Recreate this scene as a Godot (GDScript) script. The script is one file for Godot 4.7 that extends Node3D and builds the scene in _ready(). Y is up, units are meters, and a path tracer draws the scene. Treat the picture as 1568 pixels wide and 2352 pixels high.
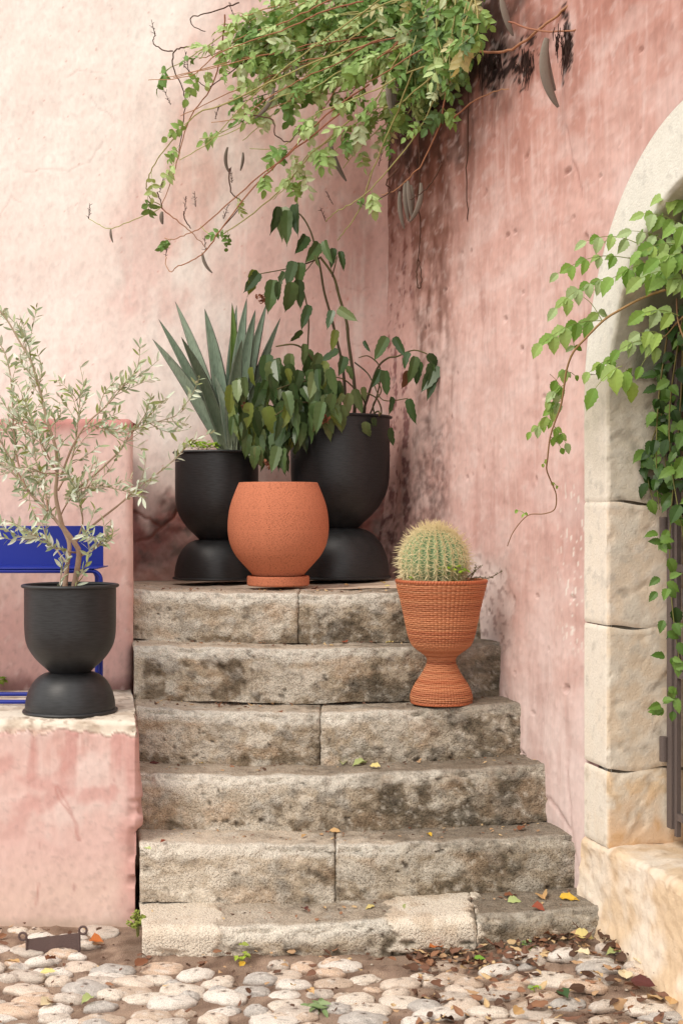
extends Node3D
# A walled courtyard corner: worn stone stairs between pink plaster walls, pots, a bench, vines and a gated arch.
# Distances called z (capital-Z in comments) are metres in front of the camera; the world looks along -z.

const F := 3267.0
const CAM := 1.36
var rng := RandomNumberGenerator.new()
var M := {}
var NA: FastNoiseLite
var NB: FastNoiseLite
var NC: FastNoiseLite
var ND: FastNoiseLite

class MB:
	var v := PackedVector3Array()
	var n := PackedVector3Array()
	var c := PackedColorArray()
	var ix := PackedInt32Array()

	func grid(nu: int, nv: int, pos: PackedVector3Array, col: PackedColorArray, closed := false, flip := false, drop := PackedByteArray()) -> void:
		var o := v.size()
		var nn := PackedVector3Array()
		nn.resize(nu * nv)
		for j in nv:
			var j0 := maxi(j - 1, 0)
			var j1 := mini(j + 1, nv - 1)
			for i in nu:
				var i0 := i - 1
				var i1 := i + 1
				if closed:
					if i0 < 0: i0 = nu - 2
					if i1 >= nu: i1 = 1
				else:
					i0 = maxi(i0, 0)
					i1 = mini(i1, nu - 1)
				var m := (pos[j * nu + i1] - pos[j * nu + i0]).cross(pos[j1 * nu + i] - pos[j0 * nu + i])
				nn[j * nu + i] = (-m if flip else m).normalized()
		v.append_array(pos)
		n.append_array(nn)
		c.append_array(col)
		var t := PackedInt32Array()
		t.resize((nu - 1) * (nv - 1) * 6)
		var k := 0
		for j in nv - 1:
			for i in nu - 1:
				if drop.size() and drop[j * nu + i]:
					continue
				var a := o + j * nu + i
				var b := a + nu
				if flip:
					t[k] = a; t[k + 1] = b + 1; t[k + 2] = b
					t[k + 3] = a; t[k + 4] = a + 1; t[k + 5] = b + 1
				else:
					t[k] = a; t[k + 1] = b; t[k + 2] = b + 1
					t[k + 3] = a; t[k + 4] = b + 1; t[k + 5] = a + 1
				k += 6
		t.resize(k)
		ix.append_array(t)

	func tube(p: PackedVector3Array, r: PackedFloat32Array, sides: int, col: Color, col2 := Color(-1, 0, 0), flat := 1.0) -> void:
		var np := p.size()
		if np < 2: return
		var nu := sides + 1
		var pos := PackedVector3Array()
		var cc := PackedColorArray()
		var a := Vector3.ZERO
		if col2.r < 0: col2 = col
		for j in np:
			var t := (p[mini(j + 1, np - 1)] - p[maxi(j - 1, 0)]).normalized()
			if j == 0:
				a = t.cross(Vector3(0.31, 0.2, 0.93))
				if a.length() < 0.05: a = t.cross(Vector3(1, 0, 0))
				a = a.normalized()
			else:
				a = (a - t * a.dot(t)).normalized()
			var b := t.cross(a)
			var rr := r[mini(j, r.size() - 1)]
			for i in nu:
				var f := TAU * i / sides
				pos.append(p[j] + (a * cos(f) + b * sin(f) * flat) * rr)
				cc.append(col.lerp(col2, float(j) / (np - 1)))
		grid(nu, np, pos, cc, true)
		for e in 2:
			var j := 0 if e == 0 else np - 1
			var base := v.size()
			var t := (p[1] - p[0]).normalized() * -1.0 if e == 0 else (p[np - 1] - p[np - 2]).normalized()
			v.append(p[j]); n.append(t); c.append(cc[j * nu])
			for i in nu:
				v.append(pos[j * nu + i]); n.append(t); c.append(cc[j * nu])
			for i in sides:
				if e == 0: ix.append_array([base, base + 1 + i, base + 2 + i])
				else: ix.append_array([base, base + 2 + i, base + 1 + i])

	func lathe(prof: PackedVector2Array, segs: int, col: Color, at := Vector3.ZERO) -> void:
		var pos := PackedVector3Array()
		var cc := PackedColorArray()
		for q in prof:
			for i in segs + 1:
				var f := TAU * i / segs
				pos.append(at + Vector3(q.x * cos(f), q.y, -q.x * sin(f)))
				cc.append(col)
		grid(segs + 1, prof.size(), pos, cc, true)

	# a leaf blade along +y of xf, facing +z; prof = half widths (left, right) along its length
	func leaf(xf: Transform3D, length: float, prof: Array, fold: float, droop: float, edge: Color, mid: Color, wave := 0.0, seed_ := 0.0) -> void:
		var o := v.size()
		var np := prof.size()
		for j in np:
			var t := float(j) / (np - 1)
			var a := droop * t
			var y := length * (t - 0.16 * a * a * t)
			var z := -length * 0.5 * a * t
			var wl: float = prof[j].x
			var wr: float = prof[j].y
			var wv := wave * sin(t * 17.0 + seed_) * length
			var wv2 := wave * sin(t * 15.0 + seed_ * 2.0 + 1.3) * length
			var l := Vector3(-wl, y, z + fold * wl + wv)
			var m := Vector3(0, y, z)
			var r := Vector3(wr, y, z + fold * wr + wv2)
			var nl := Vector3(fold, a * 0.8, 1).normalized()
			var nr := Vector3(-fold, a * 0.8, 1).normalized()
			v.append(xf * l); v.append(xf * m); v.append(xf * m); v.append(xf * r)
			n.append((xf.basis * nl).normalized()); n.append((xf.basis * nl).normalized()); n.append((xf.basis * nr).normalized()); n.append((xf.basis * nr).normalized())
			var vein := 1.06 if j % 2 else 0.95
			c.append(edge * vein); c.append(mid); c.append(mid); c.append(edge * vein)
		for j in np - 1:
			var a := o + j * 4
			for s in [0, 2]:
				ix.append_array([a + s, a + s + 4, a + s + 5, a + s, a + s + 5, a + s + 1])

	func mesh() -> ArrayMesh:
		var m := ArrayMesh.new()
		var a := []
		a.resize(Mesh.ARRAY_MAX)
		a[Mesh.ARRAY_VERTEX] = v
		a[Mesh.ARRAY_NORMAL] = n
		a[Mesh.ARRAY_COLOR] = c
		a[Mesh.ARRAY_INDEX] = ix
		m.add_surface_from_arrays(Mesh.PRIMITIVE_TRIANGLES, a)
		return m

func P(x: float, y: float, z: float) -> Vector3:
	return Vector3((x - 784.0) / F * z, CAM + (1176.0 - y) / F * z, -z)

func S(r: int, g: int, b: int) -> Color:
	return Color8(r, g, b)

func L(r: int, g: int, b: int) -> Color:
	return Color8(r, g, b).srgb_to_linear()

func G(x: float) -> Color:
	return Color(x, x, x)

func noise(seed_: int, octaves := 3, kind := FastNoiseLite.TYPE_SIMPLEX_SMOOTH) -> FastNoiseLite:
	var f := FastNoiseLite.new()
	f.noise_type = kind
	f.seed = seed_
	f.frequency = 1.0
	f.fractal_type = FastNoiseLite.FRACTAL_FBM if octaves > 1 else FastNoiseLite.FRACTAL_NONE
	f.fractal_octaves = octaves
	return f

func ntex(seed_: int, freq: float, octaves: int, lo := 0.0, hi := 1.0, size := 512, ramp := PackedFloat32Array(), kind := FastNoiseLite.TYPE_SIMPLEX_SMOOTH) -> NoiseTexture2D:
	var t := NoiseTexture2D.new()
	var f := noise(seed_, octaves, kind)
	f.frequency = freq
	t.noise = f
	t.width = size
	t.height = size
	t.seamless = true
	t.seamless_blend_skirt = 0.2
	t.generate_mipmaps = false
	var g := Gradient.new()
	if ramp.size():
		g.offsets = PackedFloat32Array()
		var offs := PackedFloat32Array()
		var cols := PackedColorArray()
		for i in range(0, ramp.size(), 2):
			offs.append(ramp[i])
			cols.append(G(ramp[i + 1]))
		g.offsets = offs
		g.colors = cols
	else:
		g.offsets = PackedFloat32Array([0.0, 1.0])
		g.colors = PackedColorArray([G(lo), G(hi)])
	t.color_ramp = g
	return t

func mat(key: String, color: Color, rough: float, o := {}) -> StandardMaterial3D:
	var m := StandardMaterial3D.new()
	m.resource_name = key
	m.albedo_color = color
	m.roughness = rough
	m.vertex_color_use_as_albedo = o.get("vc", true)
	m.metallic = o.get("metal", 0.0)
	m.metallic_specular = o.get("spec", 0.5)
	m.cull_mode = BaseMaterial3D.CULL_DISABLED
	if o.has("tex"): m.albedo_texture = o.tex
	if o.has("rtex"): m.roughness_texture = o.rtex
	if o.has("bump"):
		m.heightmap_enabled = true
		m.heightmap_texture = o.bump
		m.heightmap_scale = o.get("bs", 0.2)
	if o.has("tex") or o.has("bump") or o.has("rtex"):
		m.uv1_triplanar = true
		m.uv1_world_triplanar = o.get("world", true)
		m.uv1_scale = o.get("scale", Vector3(2, 2, 2))
	if o.has("back"):
		m.backlight_enabled = true
		m.backlight = o.back
	M[key] = m
	return m

func tag(o: Node, label := "", category := "", group := "", kind := "") -> Node:
	if label: o.set_meta("label", label)
	if category: o.set_meta("category", category)
	if group: o.set_meta("group", group)
	if kind: o.set_meta("kind", kind)
	return o

var taken := {}
func named(o: Node, called: String, parent: Node) -> void:
	var key := str(parent.get_instance_id()) + called
	var k: int = taken.get(key, 0)
	taken[key] = k + 1
	o.name = called if k == 0 else "%s_%03d" % [called, k]
	parent.add_child(o, true)

func part(called: String, mesh_: Mesh, material: Material, parent: Node = self, at := Transform3D.IDENTITY) -> MeshInstance3D:
	var o := MeshInstance3D.new()
	o.mesh = mesh_
	o.material_override = material
	o.transform = at
	named(o, called, parent)
	return o

func thing(called: String, label: String, category: String, at := Vector3.ZERO, group := "") -> Node3D:
	var o := Node3D.new()
	o.position = at
	named(o, called, self)
	tag(o, label, category, group)
	return o

func curve(pts: PackedVector3Array, per := 5) -> PackedVector3Array:   # smooth line through points
	var out := PackedVector3Array()
	var k := pts.size()
	for i in k - 1:
		var a := pts[maxi(i - 1, 0)]
		var b := pts[i]
		var c := pts[i + 1]
		var d := pts[mini(i + 2, k - 1)]
		for q in per:
			out.append(b.cubic_interpolate(c, a, d, float(q) / per))
	out.append(pts[k - 1])
	return out

func taper(k: int, r0: float, r1: float) -> PackedFloat32Array:
	var r := PackedFloat32Array()
	for i in k: r.append(lerpf(r0, r1, float(i) / maxi(k - 1, 1)))
	return r

func shift(pts: PackedVector3Array, by: Vector3) -> PackedVector3Array:
	var o := PackedVector3Array()
	for p in pts: o.append(p - by)
	return o

func aim(at: Vector3, along: Vector3, facing: Vector3, size := 1.0) -> Transform3D:   # +y along, +z about facing
	var y := along.normalized()
	var x := y.cross(facing)
	if x.length() < 0.02: x = y.cross(Vector3(0.3, 0.5, 0.8))
	x = x.normalized()
	return Transform3D(Basis(x * size, y * size, x.cross(y) * size), at)

func rv(s := 1.0) -> Vector3:
	return Vector3(rng.randf_range(-1, 1), rng.randf_range(-1, 1), rng.randf_range(-1, 1)) * s

func sm(a: float, b: float, x: float) -> float:
	return smoothstep(a, b, x)

func span(a: float, b: float, coarse: float, fa: float, fb: float, fine: float) -> PackedFloat32Array:
	var o := PackedFloat32Array()
	var x := a
	while x < fa - 0.5 * coarse:
		o.append(x)
		x += coarse
	x = maxf(a, fa)
	while x < minf(fb, b):
		o.append(x)
		x += fine
	x = maxf(minf(fb, b), a)
	while x < b - 0.5 * coarse:
		o.append(x)
		x += coarse
	o.append(b)
	return o

# ---- cracks: polylines in a wall's own metres
func crack_list(raw: Array) -> Array:
	var out := []
	for line in raw:
		var pts := PackedVector2Array()
		for i in range(0, line.size() - 1, 2): pts.append(Vector2(line[i], line[i + 1]))
		var fine := PackedVector2Array()
		for i in pts.size() - 1:
			var m := int(pts[i].distance_to(pts[i + 1]) / 0.03) + 1
			for q in m:
				var p := pts[i].lerp(pts[i + 1], float(q) / m)
				fine.append(p + Vector2(NA.get_noise_2d(p.x * 40, p.y * 40), NA.get_noise_2d(p.x * 40 + 90, p.y * 40)) * 0.012)
		fine.append(pts[pts.size() - 1])
		var r := Rect2(fine[0], Vector2.ZERO)
		for p in fine: r = r.expand(p)
		out.append({"p": fine, "r": r.grow(0.02)})
	return out

func cracked(u: float, v: float, list: Array, width := 0.005) -> float:
	var q := Vector2(u, v)
	var best := 0.0
	for k in list:
		if not k.r.has_point(q): continue
		for i in k.p.size() - 1:
			var d := q.distance_to(Geometry2D.get_closest_point_to_segment(q, k.p[i], k.p[i + 1]))
			if d < width: best = maxf(best, 1.0 - d / width)
	return best

func _ready() -> void:
	rng.seed = 7
	var cam := Camera3D.new()
	cam.name = "camera"
	cam.fov = 39.6
	cam.position = Vector3(0, CAM, 0)
	cam.near = 0.05
	cam.far = 400.0
	add_child(cam)
	var sky := Sky.new()
	var sm_ := ProceduralSkyMaterial.new()
	sm_.sky_top_color = Color(0.95, 0.95, 0.95)
	sm_.sky_horizon_color = Color(0.90, 0.90, 0.89)
	sm_.ground_bottom_color = Color(0.55, 0.5, 0.46)
	sm_.ground_horizon_color = Color(0.62, 0.57, 0.53)
	sm_.sky_curve = 0.25
	sm_.sun_angle_max = 60.0
	sm_.sun_curve = 0.3
	sky.sky_material = sm_
	var env := Environment.new()
	env.background_mode = Environment.BG_SKY
	env.sky = sky
	env.background_energy_multiplier = 1.0
	env.tonemap_mode = Environment.TONE_MAPPER_LINEAR
	env.tonemap_exposure = 2.02
	env.sdfgi_enabled = true
	env.ssao_enabled = true
	env.ssil_enabled = true
	var we := WorldEnvironment.new()
	we.name = "world_environment"
	we.environment = env
	add_child(we)
	var sun := DirectionalLight3D.new()
	sun.name = "sun"
	sun.light_energy = 0.32
	sun.light_color = Color(1.0, 0.965, 0.92)
	sun.light_angular_distance = 24.0
	sun.shadow_enabled = true
	sun.basis = Basis.looking_at(Vector3(0.52, -0.95, -0.62))
	add_child(sun)

	NA = noise(11, 3)
	NB = noise(23, 4)
	NC = noise(37, 2)
	ND = noise(51, 5)
	materials()
	ground()
	back_wall()
	right_wall()
	low_wall_and_ledge()
	stairs()
	pots()
	bench()
	scraper()
	gate()
	agave()
	begonia()
	olive()
	cactus()
	top_vine()
	side_vine()
	weeds()
	fallen_leaves()

func materials() -> void:
	var fine := ntex(1, 0.09, 5, 0.0, 1.0, 512)
	var grain := ntex(2, 0.12, 4, 0.0, 1.0, 512)
	var mott := ntex(3, 0.035, 6, 0.0, 1.0, 512, PackedFloat32Array([0.0, 0.945, 0.5, 0.98, 1.0, 1.01]))
	var grit := ntex(4, 0.13, 5, 0.0, 1.0, 512, PackedFloat32Array([0.0, 0.42, 0.30, 0.70, 0.46, 0.96, 0.7, 1.0, 1.0, 1.03]))
	var pits := ntex(5, 0.05, 3, 0.0, 1.0, 512, PackedFloat32Array([0.0, 0.0, 0.28, 0.4, 0.45, 0.9, 1.0, 1.0]))
	mat("plaster", Color.WHITE, 0.92, {"tex": mott, "bump": fine, "bs": 0.014, "scale": Vector3(2.3, 1.3, 2.3), "spec": 0.25})
	mat("plaster_rough", Color.WHITE, 0.93, {"tex": mott, "bump": fine, "bs": 0.03, "scale": Vector3(2.3, 1.3, 2.3), "spec": 0.25})
	mat("stone", Color.WHITE, 0.95, {"tex": grit, "bump": pits, "bs": 0.42, "scale": Vector3(3.1, 3.1, 3.1), "spec": 0.25})
	mat("limestone", Color.WHITE, 0.93, {"tex": mott, "bump": pits, "bs": 0.09, "scale": Vector3(3.7, 3.7, 3.7), "spec": 0.25})
	mat("soil", Color.WHITE, 0.98, {"tex": grit, "bump": fine, "bs": 0.4, "scale": Vector3(4, 4, 4), "spec": 0.2})
	mat("cobble", Color.WHITE, 0.85, {"tex": grit, "bump": pits, "bs": 0.15, "scale": Vector3(4.3, 4.3, 4.3), "spec": 0.35})
	var brushed := ntex(6, 0.04, 4, 0.0, 1.0, 512, PackedFloat32Array([0.0, 0.55, 0.5, 0.9, 1.0, 1.3]))
	mat("black_metal", S(44, 45, 47), 0.46, { "tex": brushed, "bump": grain, "bs": 0.006, "scale": Vector3(1.0, 9, 1.0), "metal": 0.15, "spec": 0.55})
	var pocks := ntex(8, 0.045, 2, 0.0, 1.0, 512, PackedFloat32Array([0.0, 0.0, 0.24, 0.1, 0.31, 0.85, 1.0, 1.0]))
	var pockc := ntex(8, 0.045, 2, 0.0, 1.0, 512, PackedFloat32Array([0.0, 0.62, 0.25, 0.72, 0.32, 0.97, 1.0, 1.0]))
	mat("terracotta", S(208, 130, 98), 0.88, {"vc": false, "tex": pockc, "bump": pocks, "bs": 0.12, "scale": Vector3(4.5, 12, 4.5), "spec": 0.3})
	mat("wicker", Color.WHITE, 0.55, {"spec": 0.45})
	mat("potting_soil", S(58, 46, 38), 0.98, {"vc": false, "bump": fine, "bs": 1.5, "scale": Vector3(6, 6, 6)})
	mat("blue_paint", S(4, 36, 146), 0.42, {"vc": false, "spec": 0.5})
	mat("rust", S(104, 84, 80), 0.85, {"vc": false, "tex": grit, "bump": fine, "bs": 0.2, "scale": Vector3(5, 5, 5)})
	mat("iron", S(104, 92, 88), 0.75, {"vc": false, "tex": mott, "bump": fine, "bs": 0.2, "scale": Vector3(6, 6, 6)})
	mat("bark", Color.WHITE, 0.85, {"tex": mott, "bump": fine, "bs": 0.2, "scale": Vector3(8, 3, 8)})
	mat("stem", Color.WHITE, 0.7, {"spec": 0.35})
	mat("spine", Color.WHITE, 0.6, {"spec": 0.3})
	mat("cactus_skin", Color.WHITE, 0.7, {"spec": 0.35})
	var agt := ntex(9, 0.06, 3, 0.0, 1.0, 256, PackedFloat32Array([0.0, 0.75, 0.5, 1.0, 1.0, 1.2]))
	mat("agave_skin", Color.WHITE, 0.62, {"tex": agt, "scale": Vector3(9, 1.5, 9), "spec": 0.35})
	mat("pod", Color.WHITE, 0.85, {"tex": mott, "bump": fine, "bs": 0.15, "scale": Vector3(9, 3, 9)})
	mat("dry_leaf", Color.WHITE, 0.75, {"spec": 0.3, "back": Color(0.25, 0.2, 0.15)})

func leaf_mat(key: String, c: Color, rough := 0.5, back := 0.5) -> StandardMaterial3D:
	if M.has(key): return M[key]
	return mat(key, c, rough, {"spec": 0.4, "back": Color(back, back, back * 0.55)})

# ------------------------------------------------------------------ ground
func ground_y(x: float, d: float) -> float:
	return 0.075 * sm(0.2, 1.0, x) * sm(3.5, 4.3, d) + 0.02 * sm(4.1, 4.5, d)

func ground() -> void:
	var mb := MB.new()
	var us := span(-60, 60, 6.0, -1.6, 2.4, 0.02)
	var vs := span(-30, 60, 6.0, 3.2, 5.0, 0.02)
	var pos := PackedVector3Array()
	var col := PackedColorArray()
	for d in vs:
		for x in us:
			var h := ground_y(x, d)
			if x > -1.7 and x < 2.5 and d > 3.1 and d < 5.1:
				h += NA.get_noise_2d(x * 7, d * 7) * 0.008 + ND.get_noise_2d(x * 30, d * 30) * 0.006
			pos.append(Vector3(x, h, -d))
			var k: float = NB.get_noise_2d(x * 4, d * 4)
			col.append(L(174, 150, 132).lerp(L(138, 114, 98), sm(-0.3, 0.4, k)).lerp(L(186, 160, 140), sm(0.1, 0.5, NA.get_noise_2d(x * 9 + 40, d * 9))))
	mb.grid(us.size(), vs.size(), pos, col)
	var g := part("ground", mb.mesh(), M.soil)
	tag(g, "", "", "", "structure")
	# cobblestones set in it
	var tones := [L(234, 220, 204), L(226, 208, 190), L(210, 196, 182), L(206, 184, 164), L(196, 188, 180), L(238, 228, 216), L(220, 192, 168)]
	var shapes := []
	for k in 14:
		var sb := MB.new()
		var pp := PackedVector3Array()
		var cc := PackedColorArray()
		var tone: Color = tones[k % 7]
		var nu := 25
		var nv := 9
		for j in nv:
			var a := PI * 0.5 * float(j) / (nv - 1)
			for i in nu:
				var f := TAU * float(i) / (nu - 1)
				var d := Vector3(cos(f) * cos(a), sin(a), sin(f) * cos(a))
				var q := d * 1.3 + Vector3(k * 7.3, k * 3.1, 0)
				var r := 1.0 + 0.16 * NA.get_noise_3dv(q) + 0.03 * NB.get_noise_3dv(q * 3.0)
				var p := Vector3(signf(d.x) * pow(absf(d.x), 0.86), pow(d.y, 0.75), signf(d.z) * pow(absf(d.z), 0.86)) * r
				if j == nv - 1: p.x = 0; p.z = 0
				pp.append(p)
				var s: float = ND.get_noise_3dv(q * 2.6)
				var t := tone.lerp(tone * 0.62, sm(0.2, 0.5, s)).lerp(L(236, 228, 218), 0.6 * sm(0.1, 0.55, NB.get_noise_3dv(q * 1.7 + Vector3(9, 0, 0))))
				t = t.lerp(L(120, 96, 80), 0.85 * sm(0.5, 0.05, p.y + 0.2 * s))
				cc.append(t)
		sb.grid(nu, nv, pp, cc, true, true)
		shapes.append(sb.mesh())
	var spots := []
	var d := 3.42
	var row := 0
	while d < 4.75:
		var x := -2.3 + rng.randf() * 0.12
		while x < 1.9:
			var w := lerpf(0.026, 0.068, pow(rng.randf(), 0.9))
			x += w
			var px := x + rng.randf_range(-0.01, 0.01)
			var pd := d + rng.randf_range(-0.04, 0.04)
			x += w * 1.0 + (rng.randf_range(0.0, 0.018) if rng.randf() < 0.8 else rng.randf_range(0.04, 0.1))
			if px > -0.72 and px < 0.86 and pd > 4.25: continue
			if px > 0.8 and pd > 4.42 - (px - 0.8) * 3.4: continue
			if px <= -0.6 and pd > 4.57: continue
			if px > -0.75 and px < 0.9 and pd > 4.2 and rng.randf() < 0.45: continue
			spots.append([px, pd, w])
		d += 0.066 + rng.randf_range(-0.006, 0.006)
		row += 1
	# the nearest to the middle of the view stay single stones, those at the edges are joined
	spots.sort_custom(func(p, q): return absf(p[0] / p[1]) + (0.6 if p[1] < 3.72 else 0.0) < absf(q[0] / q[1]) + (0.6 if q[1] < 3.72 else 0.0))
	var rest := SurfaceTool.new()
	rest.begin(Mesh.PRIMITIVE_TRIANGLES)
	var placed := 0
	for s in spots:
		var w: float = s[2]
		var t := Transform3D(Basis(Vector3.UP, rng.randf_range(-0.5, 0.5)) * Basis(Vector3.RIGHT, rng.randf_range(-0.12, 0.12)) * Basis.from_scale(Vector3(w * 1.1, rng.randf_range(0.015, 0.030), w * rng.randf_range(0.56, 0.8))), Vector3(s[0], ground_y(s[0], s[1]) - 0.005, -s[1]))
		placed += 1
		if placed <= 298: part("cobblestone", shapes[rng.randi() % 14], M.cobble, g, t)
		else: rest.append_from(shapes[rng.randi() % 14], 0, t)
	tag(part("outer_cobblestones", rest.commit(), M.cobble, g), "", "", "", "stuff")
	print("cobbles ", spots.size())
	# small pebbles and crumbs of soil between them
	var pb := MB.new()
	for k in 900:
		var x := rng.randf_range(-1.3, 1.4)
		var dd := rng.randf_range(3.45, 4.45)
		if x > -0.7 and x < 0.85 and dd > 4.25: continue
		var r := rng.randf_range(0.002, 0.007)
		var at := Vector3(x, ground_y(x, dd) + 0.002, -dd)
		var prof := PackedVector2Array([Vector2(r, 0), Vector2(r * 0.8, r * 0.5), Vector2(0.0001, r * 0.75)])
		pb.lathe(prof, 5, [L(150, 126, 108), L(205, 190, 172), L(110, 84, 70)][k % 3], at)
	tag(part("pebbles", pb.mesh(), M.soil, g), "", "", "", "stuff")

# ------------------------------------------------------------------ back wall
func back_wall() -> void:
	var cracks := crack_list([
		[-1.50, 2.97, -1.41, 2.99, -1.30, 2.98, -1.19, 3.02, -1.13, 3.12],
		[-1.19, 3.33, -1.16, 3.28, -1.11, 3.26, -1.08, 3.21],
		[-1.30, 3.42, -1.25, 3.46, -1.12, 3.44],
		[-1.62, 2.75, -1.57, 2.86, -1.52, 2.83],
		[0.02, 2.43, 0.09, 2.41, 0.14, 2.43], [0.05, 2.16, 0.12, 2.14, 0.16, 2.17]])
	var base_cracks := crack_list([[-0.99, 1.36, -0.95, 1.35, -0.90, 1.31, -0.86, 1.29], [-0.97, 1.22, -0.90, 1.24, -0.86, 1.28, -0.80, 1.33, -0.78, 1.37], [-0.98, 1.46, -0.93, 1.45]])
	var us := span(-5.0, 0.235, 0.3, -1.8, 0.235, 0.0075)
	var vs := span(-0.2, 4.4, 0.2, 0.98, 3.95, 0.0075)
	var pos := PackedVector3Array()
	var col := PackedColorArray()
	var cream := L(247, 239, 231)
	var blush := L(241, 218, 208)
	var pink := L(230, 196, 187)
	var rose := L(208, 162, 153)
	var wine := L(150, 92, 86)
	for h in vs:
		for x in us:
			var n1: float = NB.get_noise_2d(x * 1.6, h * 1.3)
			var n2: float = ND.get_noise_2d(x * 5.0, h * 2.2 + 30)
			var streak: float = NB.get_noise_2d(x * 14.0, h * 1.1 + 70)
			var n3: float = ND.get_noise_2d(x * 22.0, h * 16.0)
			var t := sm(-0.95, 0.2, x + 0.28 * n1 + 0.06 * streak)              # faded to the left, stronger colour towards the corner
			var c := cream.lerp(blush, clampf(0.3 + 0.5 * n1 + 0.4 * streak, 0, 1) * 0.8)
			c = c.lerp(pink, sm(0.0, 0.5, t))
			c = c.lerp(rose, 0.75 * sm(0.62, 1.0, t + 0.15 * n2))  # rosier corner, part of it the vine shadow put into the colour
			# a pinker patch at mid height and one below the leaves
			var e1 := 1.0 - sm(0.2, 1.0, Vector2((x + 0.93) / 0.24, (h - 2.55) / 0.5).length() + 0.7 * n2)
			c = c.lerp(pink * 1.01, 0.7 * e1)
			var e2 := 1.0 - sm(0.3, 1.0, Vector2((x + 0.72) / 0.18, (h - 2.95) / 0.55).length() + 0.6 * n2)
			c = c.lerp(L(230, 190, 178), 0.7 * e2)
			# damp foot of the wall
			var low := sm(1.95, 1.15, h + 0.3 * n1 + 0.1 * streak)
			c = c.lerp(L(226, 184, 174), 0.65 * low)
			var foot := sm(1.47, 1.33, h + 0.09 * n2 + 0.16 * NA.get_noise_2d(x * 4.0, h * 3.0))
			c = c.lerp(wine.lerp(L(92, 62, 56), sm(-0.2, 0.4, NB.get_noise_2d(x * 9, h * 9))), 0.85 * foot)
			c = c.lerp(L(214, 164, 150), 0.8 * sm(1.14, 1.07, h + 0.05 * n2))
			var cloud: float = ND.get_noise_2d(x * 3.0 + 80, h * 2.6)
			c = c.lerp(cream, 0.15 * sm(0.05, 0.4, cloud)).lerp(c * 0.97, sm(0.05, 0.45, -cloud) * sm(-1.0, 0.0, x))
			# rubbed and patchy paint
			c = c.lerp(c * 0.91, sm(0.1, 0.5, n3)).lerp(cream, 0.28 * sm(0.15, 0.55, streak + 0.3 * n3) * (1.0 - foot))
			c = c.lerp(L(196, 118, 100), 0.45 * sm(0.72, 0.80, NC.get_noise_2d(x * 33, h * 29)))
			var k := cracked(x, h, cracks, 0.0065) * 0.28
			var k2 := 0.0
			if h < 1.55: k2 = cracked(x, h, base_cracks, 0.011)
			c = c.lerp(L(150, 96, 84), maxf(k * 0.7, k2 * 0.8))
			var z := 0.012 * n1 + 0.0035 * n2 + 0.0012 * n3 - 0.004 * k - 0.012 * k2
			z += foot * (0.010 * NB.get_noise_2d(x * 12, h * 12) - 0.006)
			if x > 0.1: z += 0.03 * sm(0.1, 0.235, x) * sm(0.1, 0.235, x)
			pos.append(Vector3(x, h, -6.75 + z))
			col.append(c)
	var mb := MB.new()
	mb.grid(us.size(), vs.size(), pos, col)
	var wall := thing("back_wall", "tall faded pink plaster wall at the back of the stairs", "wall", Vector3(0, 0, 0))
	part("plaster", mb.mesh(), M.plaster, wall)
	var body := BoxMesh.new()
	body.size = Vector3(5.9, 4.9, 0.4)
	part("wall_core", body, M.plaster, wall, Transform3D(Basis.IDENTITY, Vector3(-2.3, 1.9, -7.02)))

# ------------------------------------------------------------------ right wall (s metres from the corner towards the camera, h height, o out of the wall)
const WS := 2.349
func W(s: float, h: float, o: float) -> Vector3:
	return Vector3(0.21 + 0.2405 * s - 0.9706 * o, h, -6.75 + 0.9706 * s + 0.2405 * o)

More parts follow.
